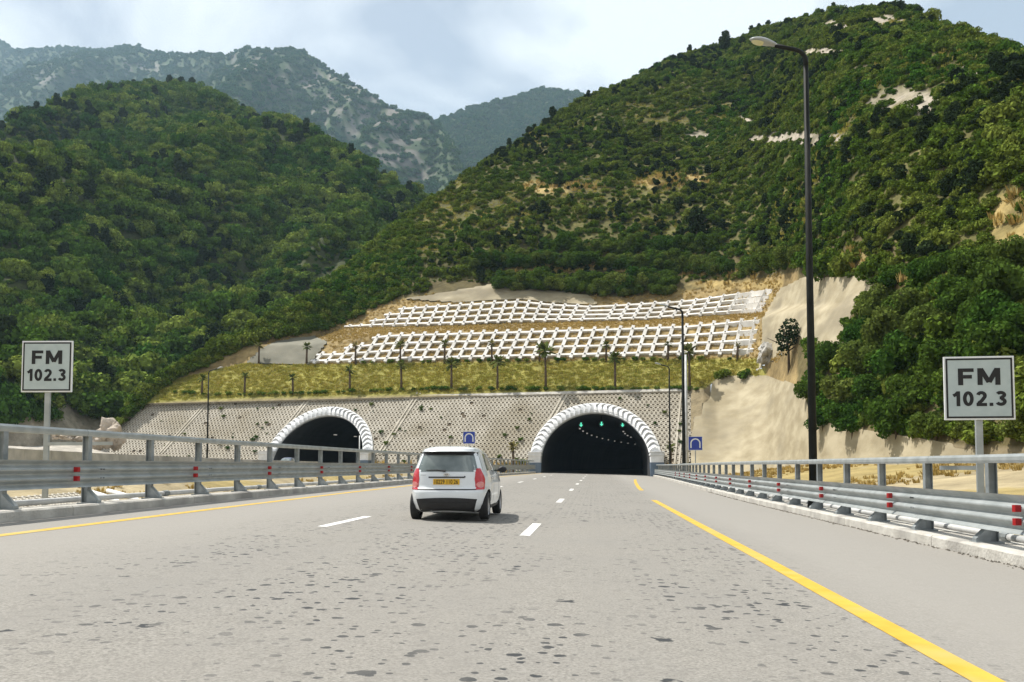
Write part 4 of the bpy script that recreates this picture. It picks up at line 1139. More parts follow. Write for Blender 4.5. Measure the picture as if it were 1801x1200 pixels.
# ================================================================== vegetation
def ico(r, c, sub=1):
    bm = bmesh.new(); bmesh.ops.create_icosphere(bm, subdivisions=sub, radius=r)
    v = [Vector(x.co) + Vector(c) for x in bm.verts]; f = [tuple(y.index for y in q.verts) for q in bm.faces]; bm.free(); return v, f
def leaf_mesh(name, n, lumps, leaf, mat, seed, core=0.72, up=0.35):
    """foliage: leaf-sized faces spread through overlapping lumps, over a rough core"""
    g = np.random.default_rng(seed)
    C = np.array([l[0] for l in lumps], float); Rr = np.array([l[1] for l in lumps], float)
    pk = g.choice(len(lumps), n, p=Rr ** 2 / (Rr ** 2).sum())
    d = g.normal(size=(n, 3)); d[:, 2] = np.where(g.random(n) < up, abs(d[:, 2]), d[:, 2]); d /= np.linalg.norm(d, axis=1)[:, None]
    rad = Rr[pk] * (0.70 + 0.38 * g.random(n) ** 0.7)
    P = C[pk] + d * rad[:, None] * np.array([1, 1, 0.88])
    P[:, 2] = np.maximum(P[:, 2], 0.02)
    nn = d * 0.75 + g.normal(size=(n, 3)) * 0.55; nn /= np.linalg.norm(nn, axis=1)[:, None]
    t = np.cross(nn, g.normal(size=(n, 3))); t /= np.linalg.norm(t, axis=1)[:, None]; b = np.cross(nn, t)
    s = leaf * (0.55 + 0.9 * g.random(n))[:, None]; w = s * (0.55 + 0.3 * g.random(n))[:, None]
    V = np.stack([P - t * s, P - b * w, P + t * s, P + b * w], 1).reshape(-1, 3)
    V = V.tolist(); Fq = [(4 * i, 4 * i + 1, 4 * i + 2, 4 * i + 3) for i in range(n)]
    for c, r in lumps:
        v, f = ico(r * core, c); k = len(V)
        V += [tuple(p + Vector(g.normal(size=3) * r * 0.07)) for p in v]; Fq += [tuple(i + k for i in q) for q in f]
    return make_mesh(name, V, Fq, mat)
def lumps_round(seed, k, rr=(0.35, 0.6), spread=0.6, h=0.75):
    g = random.Random(seed); L_ = [((0, 0, h * 0.7), rr[1] * 1.05)]
    for i in range(k):
        a = 6.283 * (i + g.random() * .7) / k; r = g.uniform(rr[0], rr[1]); q = spread * g.uniform(0.7, 1.1)
        L_.append(((math.cos(a) * q, math.sin(a) * q, max(r * 0.6, g.uniform(0.3, 1.0) * h)), r))
    return L_
ME_maq = [leaf_mesh('shrub_foliage', 620, lumps_round(s, 6, (0.26, 0.52)), 0.105, M_leafA, s, 0.55) for s in (1, 2, 3)]
ME_wood = [leaf_mesh('tree_foliage', 900, lumps_round(10 + s, 8, (0.26, 0.5), 0.64, 1.0), 0.088, M_leafB, 10 + s, 0.55) for s in (1, 2, 3)]
ME_far = [leaf_mesh('far_foliage', 420, lumps_round(20 + s, 6, (0.3, 0.55), 0.6, 0.8), 0.13, M_leafC, 20 + s, 0.55) for s in (1, 2)]
ME_bush = [leaf_mesh('bush_foliage', 2600, lumps_round(30 + s, 9, (0.28, 0.5), 0.66, 1.0), 0.062, M_leafD, 30 + s, 0.6) for s in (1, 2, 3, 4)]
ME_dark = [leaf_mesh('dark_foliage', 700, [((0.02, 0, 1.0), 0.42), ((0.25, 0.1, 1.35), 0.36), ((-0.25, -0.1, 1.3), 0.36), ((0.05, 0.05, 1.7), 0.34), ((-0.1, 0.2, 0.8), 0.3), ((0.18, -0.2, 0.75), 0.28)], 0.10, M_leafE, 41, 0.6), leaf_mesh('dark_foliage', 600, [((0, 0, 1.15), 0.40), ((0.2, 0.1, 1.0), 0.3), ((-0.22, 0, 1.2), 0.28), ((0.02, 0, 1.5), 0.26)], 0.10, M_leafE, 42, 0.6)]
ME_airy = leaf_mesh('airy_foliage', 900, [((0, 0, 1.25), 0.42), ((0.3, 0, 1.05), 0.3), ((-0.3, 0.1, 1.1), 0.32), ((0.1, 0.1, 1.6), 0.3), ((0.3, -.1, 0.7), 0.22)], 0.05, M_leafE, 43, 0.15)
def tuft_mesh(name, n, h, mat, seed, spread=0.5):
    g = random.Random(seed); V, Fq = [], []
    for i in range(n):
        a = g.random() * 6.283; q = spread * math.sqrt(g.random()) * .6; x, y = q * math.cos(a), q * math.sin(a)
        lean = g.uniform(0.1, 0.5); hh = h * g.uniform(0.5, 1.1); w = 0.045; b = g.random() * 6.283
        dx, dy = math.cos(a) * lean * hh, math.sin(a) * lean * hh; k = len(V)
        V += [(x - w * math.cos(b), y - w * math.sin(b), 0), (x + w * math.cos(b), y + w * math.sin(b), 0), (x + dx * .45 + w * .7 * math.cos(b), y + dy * .45 + w * .7 * math.sin(b), hh * .65), (x + dx, y + dy, hh)]
        Fq += [(k, k + 1, k + 2), (k, k + 2, k + 3)]
    return make_mesh(name, V, Fq, mat)
ME_grass = tuft_mesh('grass_blades', 40, 0.34, M_grass, 5, 0.75)
ME_dry = tuft_mesh('straw', 46, 0.55, M_dry, 6, 0.6)
ME_weed = leaf_mesh('weed_leaves', 120, lumps_round(55, 4, (0.3, 0.5), 0.5, 0.6), 0.16, M_leafD, 55, 0.4)

def stem_mesh(h, r, seed, limbs=4):
    g = random.Random(seed); mb = MB()
    mb.tube([(0, 0, -0.25), (g.uniform(-.03, .03), 0, h * .5), (g.uniform(-.08, .08), g.uniform(-.08, .08), h)], [r, r * .75, r * .4], 7)
    for k in range(limbs):
        a = 6.283 * k / limbs + g.random(); z = h * g.uniform(0.4, 0.75); l = h * g.uniform(0.35, 0.6)
        mb.tube([(0, 0, z), (math.cos(a) * l * .5, math.sin(a) * l * .5, z + l * .35), (math.cos(a) * l, math.sin(a) * l, z + l * .6)], [r * .5, r * .35, r * .15], 5)
    return mb.mesh('trunk', M_trunk, True)
ST_bush = stem_mesh(0.8, 0.06, 1, 5); ST_dark = stem_mesh(1.4, 0.055, 2, 4); ST_wood = stem_mesh(0.9, 0.06, 3, 4)
def plant(name, P, s, me_crown, me_stem, label, cat, group=None, rz=None, squash=1.0, crown_name='crown'):
    r = empty(name, P, random.random() * 6.283 if rz is None else rz); r.scale = (s, s, s * squash)
    tag(r, label, cat, group)
    if me_stem: link_mesh('trunk', me_stem, r)
    c = link_mesh(crown_name, me_crown, r)
    if crown_name == 'blades': c['kind'] = 'stuff'
    return r, c
def px_scale(P): return P.y / F                  # metres per photograph pixel

# ---- sources that stand in view themselves
SRC = {}
def src(key, *a, **k):
    r, c = plant(*a, **k); SRC.setdefault(key, []).append(c)
P = hill_at(1273, 667); src('maq', 'shrub', P, 1.35, ME_maq[0], ST_bush, 'green shrub on the left of the pair above the broad sprayed concrete', 'shrub')
P = hill_at(1312, 666); src('maq', 'shrub', P, 1.15, ME_maq[1], ST_bush, 'green shrub on the right of the pair above the broad sprayed concrete', 'shrub')
P = hill_at(1451, 489); src('maq', 'shrub', P, 2.4, ME_maq[2], ST_bush, 'rounded shrub on the edge above the upper sprayed concrete cut', 'shrub')
def left_at(px, py):
    j = int(np.argmin(abs(LX[20, :] - px))); k = int(np.argmin(abs(LY[:71, j] - py))); return Vector(LP[k, j])
P = left_at(222, 706); src('wood', 'tree', P, 3.2, ME_wood[0], ST_wood, 'full leafy tree standing next to the upper left corner of the tiled slope', 'tree', squash=1.35)
P = left_at(168, 738); src('wood', 'tree', P, 1.9, ME_wood[1], ST_wood, 'small leafy tree above the pale rocks left of the tiled slope', 'tree', squash=1.2)
P = left_at(14, 745); src('wood', 'tree', P, 3.4, ME_wood[2], ST_wood, 'dark leafy tree at the left picture edge below the FM sign', 'tree', squash=1.2)
def patch_at(P3, X3, Y3, px, py, n):
    d = (X3[:n] - px) ** 2 + (Y3[:n] - py) ** 2; k = np.unravel_index(np.argmin(d), d.shape); return Vector(P3[:n][k])
P = patch_at(FP, FX, FY, 438, 82, 72); src('far', 'tree', P, 9, ME_far[0], ST_wood, 'tree on the highest skyline point of the hazy mountain', 'tree')
P = patch_at(F2P, F2X, F2Y, 950, 162, 58); src('far', 'tree', P, 8, ME_far[1], ST_wood, 'tree on the highest skyline point of the distant ridge', 'tree')
P = Vector((9.2, 27, ground_z(9.2, 27))); src('dry', 'grass_tuft', P, 0.8, ME_dry, None, 'straw coloured grass tuft right behind the nearest lamp post', 'grass', crown_name='blades')
P = hill_at(1180, 660); src('grass', 'grass_tuft', P, 1.5, ME_grass, None, 'yellow grass tuft on the bank beside the thin lamp post', 'grass', crown_name='blades')
P = slope_pt(-9.5, 1.2, 0.05); src('weed', 'weed', P, 0.9, ME_weed, None, 'low green weed growing at the foot of the tiled slope between the portals', 'weed', crown_name='leaves')

def scatter_group(obj):
    ng = bpy.data.node_groups.new('scatter', 'GeometryNodeTree')
    ng.interface.new_socket('Geometry', in_out='INPUT', socket_type='NodeSocketGeometry'); ng.interface.new_socket('Geometry', in_out='OUTPUT', socket_type='NodeSocketGeometry')
    N, L = ng.nodes, ng.links
    i, o = N.new('NodeGroupInput'), N.new('NodeGroupOutput')
    oi = N.new('GeometryNodeObjectInfo'); oi.inputs['Object'].default_value = obj; oi.inputs['As Instance'].default_value = True
    ip = N.new('GeometryNodeInstanceOnPoints')
    sa = N.new('GeometryNodeInputNamedAttribute'); sa.data_type = 'FLOAT_VECTOR'; sa.inputs[0].default_value = 'size'
    ra = N.new('GeometryNodeInputNamedAttribute'); ra.data_type = 'FLOAT_VECTOR'; ra.inputs[0].default_value = 'turn'
    L.new(i.outputs[0], ip.inputs['Points']); L.new(oi.outputs['Geometry'], ip.inputs['Instance'])
    L.new(sa.outputs[0], ip.inputs['Scale']); L.new(ra.outputs[0], ip.inputs['Rotation']); L.new(ip.outputs[0], o.inputs[0])
    return ng
def scatter(name, pts, sizes, source, label, cat, squash=(0.8, 1.25), tilt=0.15):
    n = len(pts); me = bpy.data.meshes.new(name); me.from_pydata([tuple(map(float, p)) for p in pts], [], [])
    sz = np.stack([sizes, sizes, sizes * rng.uniform(*squash, n)], 1)
    tn = np.stack([rng.normal(0, tilt, n), rng.normal(0, tilt, n), rng.uniform(0, 6.283, n)], 1)
    for nm, arr in (('size', sz), ('turn', tn)):
        a = me.attributes.new(nm, 'FLOAT_VECTOR', 'POINT'); a.data.foreach_set('vector', arr.astype(np.float32).ravel())
    o = link_mesh(name, me); m = o.modifiers.new('scatter', 'NODES'); m.node_group = scatter_group(source)
    tag(o, label, cat, kind='stuff'); return o
def sample(P3, n, rows=None, maskq=None):
    """n points spread evenly over a lofted surface"""
    A, B, C_, D_ = P3[:-1, :-1], P3[:-1, 1:], P3[1:, 1:], P3[1:, :-1]
    ar = np.linalg.norm(np.cross(C_ - A, D_ - B), axis=2) / 2
    if maskq is not None: ar = ar * maskq
    p = ar.ravel() / ar.sum(); k = rng.choice(len(p), n, p=p); i, j = np.unravel_index(k, ar.shape)
    u, v = rng.random(n)[:, None], rng.random(n)[:, None]
    return A[i, j] * (1 - u) * (1 - v) + B[i, j] * u * (1 - v) + C_[i, j] * u * v + D_[i, j] * (1 - u) * v, i, j
def split_scatter(name, P, S, keys, label, cat, **k):
    g = rng.integers(0, len(SRC[keys]), len(P))
    for q, so in enumerate(SRC[keys]): scatter(name, P[g == q], S[g == q], so, label, cat, **k)
# near hill scrub
m = ((frow > 6.05) | ((fpx > 1425) & (frow > 1.05))) & (frow < 12.6) & (fpx < 1960)
P, i, j = sample(G, 150000, maskq=m * np.interp(fpx, [1250, 1500], [1.0, 1.7]))
x, y = proj(P)
dens = np.array([fbm(p, 0.05, 4) for p in P])
ok = (rng.random(len(P)) > 0.9 * inell(x, y, ROCKS)) & (rng.random(len(P)) > 0.80 * inell(x, y, DRYS)) & ~inpoly(x, y, S_up) & ~inpoly(x, y, S_low) & ~inpoly(x, y, S_mid) & ((dens + 0.25 * rng.normal(size=len(P))) > -0.50) 
ok &= ~((x > 700) & (x < 1350) & (y > 498))
P, x, y, dens = P[ok], x[ok], y[ok], dens[ok]
size = np.clip(rng.lognormal(-0.62, 0.46, len(P)), 0.22, 1.9) * np.interp(P[:, 1], [60, 100, 180, 320], [0.9, 0.95, 1.02, 1.2])
split_scatter('hill_scrub', P - np.array([0, 0, 0.12]), size, 'maq', 'green maquis scrub covering the hillside above the tunnels', 'scrub')
SPUR = [(165, 780), (300, 672), (430, 612), (480, 594), (545, 586), (600, 570), (640, 552), (720, 518), (800, 505)]
m = (fpx < 760) & (frow > 1.3) & (frow < 12.3) & (fpy < np.interp(fpx, *zip(*SPUR)))
P, i, j = sample(G, 9000, maskq=m); x, y = proj(P)
ok = ~inpoly(x, y, S_left) & ~inpoly(x, y, S_mid) & (rng.random(len(P)) > (x - 480) / 280); P = P[ok]; size = np.clip(rng.lognormal(-0.35, 0.45, len(P)), 0.3, 2.0)
split_scatter('spur_scrub', P - np.array([0, 0, 0.12]), size, 'maq', 'green scrub on the spur left of the lattice frames', 'scrub')
# dark hedge-like thickets along the terraces above the lattice
def line_pts(px0, px1, yl, n, jit):
    out = []
    for k in range(n):
        q = random.uniform(px0, px1); out.append(hill_at(q, float(interp(q, yl)) + random.gauss(0, jit)))
    return np.array([tuple(p) for p in out])
# left hill wood
m = (LR[:-1, :-1] < 5.6)
P, i, j = sample(LP, 17000, maskq=m)
x, y = proj(P); ok = (y < 742 + rng.normal(0, 8, len(P))) & (x > -170)
P = P[ok]; big = np.array([fbm(p, 0.02, 3) for p in P]); size = np.clip(rng.lognormal(0.55, 0.50, len(P)) * (1 + 0.9 * big), 0.7, 5.0)
split_scatter('hill_wood', P - np.array([0, 0, 0.3]), size, 'wood', 'dense green wood covering the left hill', 'wood', squash=(0.8, 1.4))
# far mountains
for PP, RR, n, lab in ((FP, FR_, 34000, 'hazy woodland and scrub on the far rocky mountain'), (F2P, F2R, 13000, 'hazy woodland on the distant ridge')):
    m = RR[:-1, :-1] < RR.max() - 0.4
    P, i, j = sample(PP, n, maskq=m); x, y = proj(P)
    k = inell(x, y, FROCK) * 0.8 + 0.9 * np.array([fbm((p[0], p[1], p[2] * 2), 0.03, 4) for p in P])
    ok = (rng.random(len(P)) > np.clip((k - 0.55) * 2.0, 0, 0.7)) & (x > -220) & (y < 460)
    P = P[ok]; size = np.clip(rng.lognormal(1.45, 0.40, len(P)), 2.0, 11)
    split_scatter('mountain_wood', P - np.array([0, 0, 0.8]), size, 'far', lab, 'wood')
# grass on the bank, straw on the lattice benches, weeds on the tiles
m = (frow > 1.05) & (frow < 1.98) & (fpx < 1335) & (fpx > 275)
P, i, j = sample(G, 6000, maskq=m); scatter('bank_grass', P, rng.uniform(0.4, 0.9, len(P)), SRC['grass'][0], 'yellow green grass on the bank above the tiled slope', 'grass')
m = (frow > 2.02) & (frow < 5.95) & (fpx < 1375) & (fpx > 470)
P, i, j = sample(G, 6500, maskq=m); x, y = proj(P); ok = ~inpoly(x, y, S_left) & ~inpoly(x, y, S_mid) & ~inpoly(x, y, S_up)
scatter('bench_straw', P[ok], rng.uniform(0.25, 0.6, ok.sum()), SRC['dry'][0], 'dry straw coloured grass in and between the lattice frames', 'grass')
P, i, j = sample(G, 9000, maskq=(frow > 5.9) & (frow < 12)); x, y = proj(P); ok = (inell(x, y, DRYS) > 0.3)
scatter('hill_straw', P[ok], rng.uniform(0.6, 1.5, ok.sum()), SRC['dry'][0], 'dry grass on the terraces of the hillside', 'grass')
q = []
while len(q) < 85:
    X_, z_ = random.uniform(-70, 12), random.uniform(0, 1) ** 1.7 * 10.5
    if left_x(z_) < X_ < right_x(z_) and not in_arch(X_, z_, 1.03): q.append(tuple(slope_pt(X_, z_, 0.02)))
scatter('slope_weeds', np.array(q), rng.uniform(0.15, 0.5, len(q)), SRC['weed'][0], 'scattered weeds rooted in the honeycomb blocks', 'weeds')
q = []
while len(q) < 120:
    X_ = random.choice([random.uniform(-36, -9), random.uniform(-8, 10), random.uniform(-66, -47)])
    if not in_arch(X_, 0.6, 1.04): q.append(tuple(slope_pt(X_, random.uniform(0, 1.3), 0.05)))
scatter('foot_straw', np.array(q), rng.uniform(0.7, 1.8, len(q)), SRC['dry'][0], 'straw and dry plants along the foot of the tiled slope', 'grass')
q = []
while len(q) < 1700:
    Y_ = random.uniform(10, 100); X_ = random.uniform(XR(Y_) + 1.6, float(interp(Y_, TOE)) + 1) if random.random() < .6 else random.uniform(-27, XL(Y_) - 1.4)
    if fbm((X_, Y_, 2), 0.12, 3) > 0.0: q.append((X_, Y_, ground_z(X_, Y_)))
scatter('roadside_straw', np.array(q), rng.uniform(0.15, 0.5, len(q)), SRC['dry'][0], 'sparse dry grass on the sandy ground behind the guardrails', 'grass')

# ---- bushes on the bank behind the right sign
ORD = ['first', 'second', 'third', 'fourth', 'fifth', 'sixth', 'seventh', 'eighth', 'ninth', 'tenth', 'eleventh', 'twelfth', 'thirteenth', 'fourteenth', 'fifteenth', 'sixteenth', 'seventeenth', 'eighteenth']
BANK = [[(1447, 757, 62), (1500, 762, 96), (1577, 770, 98), (1648, 775, 84), (1712, 776, 70), (1790, 770, 90)],
        [(1432, 700, 70), (1492, 716, 92), (1545, 712, 95), (1612, 716, 105), (1690, 722, 110), (1765, 716, 110)],
        [(1462, 655, 84), (1530, 662, 105), (1598, 662, 110), (1676, 662, 120), (1760, 655, 125)],
        [(1512, 610, 74), (1572, 612, 110), (1650, 610, 120), (1735, 600, 125), (1800, 590, 110)],
        [(1545, 560, 80), (1612, 560, 90), (1690, 552, 110), (1775, 545, 120)],
        [(1575, 505, 62), (1640, 500, 76), (1715, 495, 95), (1790, 480, 100)]]
RN = ['lowest', 'second', 'third', 'fourth', 'fifth', 'topmost']
SRC['bush'] = []
for a, row in enumerate(BANK):
    for b, (px, py, w) in enumerate(row):
        P = hill_at(px, py); s = w * px_scale(P) / 2.2
        r, c = plant('bush', P - Vector((0, 0, .1)), s, ME_bush[(a * 2 + b) % 4], ST_bush, '%s bush from the left in the %s row on the bank behind the right sign' % (ORD[b], RN[a]), 'bush', 'bushes on the right bank', squash=random.uniform(0.95, 1.25))
        if len(SRC['bush']) < 4: SRC['bush'].append(c)
P = hill_at(1388, 652); plant('small_tree', P, 3.1, ME_airy, ST_dark, 'thin sparse tree beside the broken concrete left of the nearest lamp post', 'tree')
for yl, n, w in (([(880, 506), (1000, 512), (1100, 514), (1180, 500)], 75, 1.9), ([(820, 470), (1000, 470), (1150, 473), (1250, 480), (1330, 478), (1400, 465)], 95, 1.8), ([(950, 440), (1100, 446), (1250, 440)], 40, 1.7), ([(1060, 525), (1130, 522), (1180, 520)], 12, 1.1)):
    P = line_pts(yl[0][0], yl[-1][0], yl, n, 2.5); split_scatter('terrace_thicket', P, rng.uniform(0.7, 1.3, n) * w, 'bush', 'dark bushes growing in bands along the terraces above the lattice', 'bushes')
# ---- single dark trees on the hill, each told by its place
TREES = [(1225, 425, 62, 0, 'tall dark tree on the hillside above the middle of the upper lattice'), (1505, 420, 50, 1, 'dark tree on the hillside just right of the nearest lamp post'), (1600, 465, 56, 0, 'dark tree on the slope above the upper left of the right sign'), (1478, 385, 44, 1, 'slim dark tree right of the lamp post at mid hill height'), (1155, 248, 30, 0, 'lone round dark tree on the open slope left of the lamp post'), (1540, 300, 34, 1, 'dark tree on the slope below the large bare rock'), (1660, 305, 36, 1, 'dark tree on the slope right below the large bare rock'),
         (1275, 92, 38, 0, 'largest dark tree on the right skyline left of the lamp head'), (1213, 96, 18, 0, 'dark tree clump on the right skyline above the lower shoulder'), (1169, 104, 13, 1, 'left one of two tiny round trees on the right skyline'), (1184, 101, 13, 1, 'right one of two tiny round trees on the right skyline'), (1305, 84, 24, 1, 'dark tree under the lamp head on the right skyline'), (1322, 62, 18, 0, 'dark skyline tree directly above the lamp head'), (1335, 55, 18, 1, 'dark skyline tree just right above the lamp head'), (1351, 48, 16, 0, 'dark skyline tree at the end of the row climbing past the lamp head'), (1466, 24, 20, 0, 'single small tree on the skyline right of the lamp arm'), (1432, 30, 10, 1, 'tiny tree on the skyline between lamp arm and hilltop'), (1360, 118, 28, 0, 'dark tree with visible trunk left of the lamp arm'), (1383, 122, 24, 1, 'thin dark tree touching the lamp arm from below'), (1510, 95, 24, 0, 'dark tree below the hilltop right of the lamp post'), (1580, 78, 28, 1, 'dark tree high on the hill above the large bare rock'),
         (972, 212, 26, 0, 'dark tree at the lowest notch of the right skyline'), (1700, 300, 26, 0, 'small dark tree on the far right slope'), (1135, 445, 40, 1, 'dark tree on the hillside terrace above the lattice gap'), (930, 240, 22, 1, 'dark tree on the spur descending towards the valley'), (1345, 445, 40, 0, 'dark tree on the terrace left of the nearest lamp post')]
for px, py, h, v, lab in TREES:
    P = hill_at(px, py); s = h * px_scale(P) / 2.0
    plant('dark_tree', P - Vector((0, 0, .1)), s, ME_dark[v], ST_dark, lab, 'tree', 'dark trees on the hillside')
WT = [(215, 222, 34, 'dark spreading tree on the left hill skyline above the sign'), (60, 205, 30, 'dark tree on the skyline near the left picture edge'), (270, 175, 30, 'dark tree on the crest of the left hill'), (130, 182, 30, 'dark rounded tree on the left skyline'), (190, 165, 26, 'dark tree at the left end of the wooded crest')]
for px, py, h, lab in WT:
    P = left_at(px, py); s = h * px_scale(P) / 2.0
    plant('dark_tree', P - Vector((0, 0, .1)), s * 0.85, ME_dark[0], ST_dark, lab, 'tree', 'dark trees on the wooded hill')

# darker species mixed into both woods
SRC['dark'] = [c for o in bpy.data.objects if o.name.startswith('dark_tree') for c in o.children if c.name.startswith('crown')][:2]
P, i, j = sample(LP, 2600, maskq=(LR[:-1, :-1] < 5.3)); x, y = proj(P); w_ = np.array([fbm(p, 0.018, 3) for p in P]); ok = (y < 735) & (x > -170) & (w_ > -0.05); P = P[ok]
split_scatter('dark_wood', P, np.clip(rng.lognormal(0.75, 0.35, len(P)), 1.0, 4.0), 'dark', 'darker evergreen trees mixed into the wood on the left hill', 'wood')
P, i, j = sample(G, 5000, maskq=(frow > 6.3) & (frow < 12) & (fpx < 1960)); x, y = proj(P); w_ = np.array([fbm(p, 0.04, 3) for p in P]); ok = (w_ > 0.02) & (inell(x, y, ROCKS) < 0.2); P = P[ok]
split_scatter('dark_scrub', P, np.clip(rng.lognormal(-0.15, 0.35, len(P)), 0.4, 1.6), 'dark', 'darker evergreen shrubs mixed into the hillside scrub', 'scrub', squash=(0.6, 0.95))
P, i, j = sample(G, 14000, maskq=(frow > 6.2) & (frow < 12) & (fpx < 1960)); w_ = np.array([fbm(p, 0.05, 4) for p in P]); P = P[w_ < -0.15]
scatter('hill_grass', P, rng.uniform(0.6, 1.3, len(P)), SRC['grass'][0], 'yellow green grass in the gaps of the hillside scrub', 'grass')

# ---- palms in two rows
def frond_mesh(seed):
    g = random.Random(seed); V, Fq = [], []
    for k in range(20):
        a = 6.283 * k / 20 * 2.4 + g.random(); el = g.uniform(-0.5, 1.25); L_ = g.uniform(0.75, 1.05)
        d = Vector((math.cos(a) * math.cos(el), math.sin(a) * math.cos(el), math.sin(el))); p = Vector((0, 0, 0)); s = Vector((-math.sin(a), math.cos(a), 0))
        base = len(V); n = 6
        for i in range(n):
            t = i / (n - 1); w = [0.02, 0.03, 0.16, 0.20, 0.13, 0.01][i]
            V += [tuple(p - s * w - Vector((0, 0, w * .4))), tuple(p), tuple(p + s * w - Vector((0, 0, w * .4)))]
            p = p + d * L_ / (n - 1); d = (d + Vector((0, 0, -0.20))).normalized()
        for i in range(n - 1):
            for c in (0, 1): Fq.append((base + 3 * i + c, base + 3 * i + c + 1, base + 3 * i + 4 + c, base + 3 * i + 3 + c))
    return make_mesh('fronds', V, Fq, M_palm)
ME_fr = [frond_mesh(s) for s in (1, 2, 3)]
def palm(P, h, label, k, group):
    r = empty('palm_tree', P, random.random() * 6); tag(r, label, 'palm tree', group)
    bend_ = random.uniform(-0.12, 0.12)
    MB().tube([(0, 0, -0.2), (bend_ * .3, 0, h * .5), (bend_, 0, h * 0.86)], [0.20, 0.15, 0.16], 8).build('trunk', M_palmtrunk, r, smooth=True)
    c = link_mesh('crown', ME_fr[k % 3], r, loc=(bend_, 0, h * 0.86)); q = h * 0.31 * random.uniform(.85, 1.15); c.scale = (q, q, q)
LOWP = [(355, 655), (430, 650), (515, 655), (615, 643), (706, 641), (794, 637), (875, 633), (960, 612), (1082, 626), (1213, 612)]
UPP = [(455, 602), (539, 603), (625, 601), (704, 600), (782, 597), (865, 600), (949, 607), (1066, 606), (1175, 606), (1297, 610)]
for k, (px, yt) in enumerate(LOWP):
    P = hill_at(px, float(interp(px, [(270, 690), (370, 699), (545, 696), (735, 689), (1240, 689)])) - 3); palm(P, (690 - yt) * px_scale(P), '%s palm from the left in the row along the top of the tiled slope' % ORD[k], k, 'palms along the tiled slope')
for k, (px, yt) in enumerate(UPP):
    P = hill_at(px, float(interp(px, [(430, 641), (735, 641), (1000, 637), (1335, 634)]))); palm(P, (640 - yt) * px_scale(P), '%s palm from the left in the row below the lower lattice' % ORD[k], k + 1, 'palms below the lattice')
# small clipped shrubs along both benches
hs = None
for px in np.concatenate([np.arange(300, 1235, 11.0), np.arange(620, 1330, 17.0) + 0.5]):
    low = px == int(px)
    if random.random() < (0.22 if low else 0.3): continue
    q = float(px) + random.uniform(-4, 4)
    P = hill_at(q, float(interp(q, [(270, 690), (370, 699), (545, 696), (735, 689), (1240, 689)])) - 2) if low else hill_at(q, float(interp(q, [(545, 641), (735, 639), (1000, 636), (1335, 633)])))
    s = random.uniform(0.35, 0.62)
    r, c = plant('hedge_shrub', P, s, ME_wood[0], None, 'small dark clipped shrub along the top edge of the tiled slope' if low else 'small dark shrub along the foot of the lower lattice', 'shrub', 'small shrubs on the tiled slope edge' if low else 'small shrubs at the lattice foot', crown_name='foliage')
# saplings by the foot of the tiled slope
for px, py, h, lab in ((898, 826, 52, 'slim young palm between the white car and the right portal'), (1180, 826, 50, 'young plant at the right foot of the right portal')):
    d = ray(px, py); P = slope_pt(float(d[0]) * 109, 0.1, 0.2); P.y -= 1.0; palm(P, h * px_scale(P), lab, 1, None)

# ---- rocks left of the tiled slope and broken concrete by the thin tree
def rock(P, s, seed, label, m=None):
    g = np.random.default_rng(seed); bm = bmesh.new(); bmesh.ops.create_icosphere(bm, subdivisions=4, radius=1.0)
    for v in bm.verts:
        d = 1 + 0.5 * mnoise.fractal(Vector(v.co) * 1.4 + Vector((seed, 0, 0)), 0.8, 2, 6); v.co = Vector(v.co) * d
        for nrm_, h in ((Vector((0.5, -0.7, 0.5)), 0.75), (Vector((-0.6, -0.5, 0.6)), 0.8), (Vector((0.1, -0.9, -0.1)), 0.8)):
            n_ = nrm_.normalized(); q = v.co.dot(n_) - h
            if q > 0: v.co -= n_ * q
    me = bpy.data.meshes.new('boulder'); bm.to_mesh(me); bm.free(); me.materials.append(m or M_rock)
    o = link_mesh('boulder', me, loc=P); o.scale = s; o.rotation_euler = (0, 0, seed); tag(o, label, 'rock', 'rocks left of the tiled slope'); return o
rock(at(196, 764, 118), (1.8, 1.6, 2.2), 3, 'pale boulder leaning against the left edge of the tiled slope')
rock(at(170, 774, 116), (1.3, 1.3, 1.2), 5, 'whitish boulder lower left of the leaning boulder')
rock(at(150, 770, 117), (1.5, 1.3, 0.8), 8, 'flat rock in the dirt right of the left sign post')
rock(at(112, 766, 115), (1.8, 1.4, 0.7), 11, 'broken rock directly right of the left sign post')
rock(hill_at(1352, 622), (2.2, 1.4, 1.5), 14, 'broken grey concrete lump below the upper sprayed concrete cut', M_conc)

# ================================================================== cars
M_glass = surf('car glass with painted sheen', (0.10, 0.125, 0.12), (0.20, 0.23, 0.22), 2.5, rough=0.05, metal=0.25, spec=0.9)  # base colour lightened to stand in for reflected sky and see-through light
M_tyre = surf('tyre rubber', (0.018, 0.018, 0.018), (0.03, 0.03, 0.03), 12, 0.85)
M_rim = surf('wheel alloy', (0.36, 0.36, 0.36), (0.44, 0.44, 0.44), 6, 0.35, metal=0.7)
M_plastic = surf('black bumper plastic', (0.014, 0.014, 0.015), (0.022, 0.022, 0.023), 9, 0.55)
M_tail = surf('red tail lamp', (0.42, 0.012, 0.018), (0.55, 0.02, 0.03), 9, 0.12, coat=0.6)
M_tailc = surf('pink reversing lens', (0.55, 0.16, 0.15), (0.66, 0.26, 0.24), 14, 0.12, coat=0.6)
M_plate = surf('yellow number plate', (0.62, 0.36, 0.02), (0.70, 0.42, 0.03), 5, 0.5)
M_chrome = surf('chrome', (0.6, 0.6, 0.6), None, rough=0.15, metal=1.0)
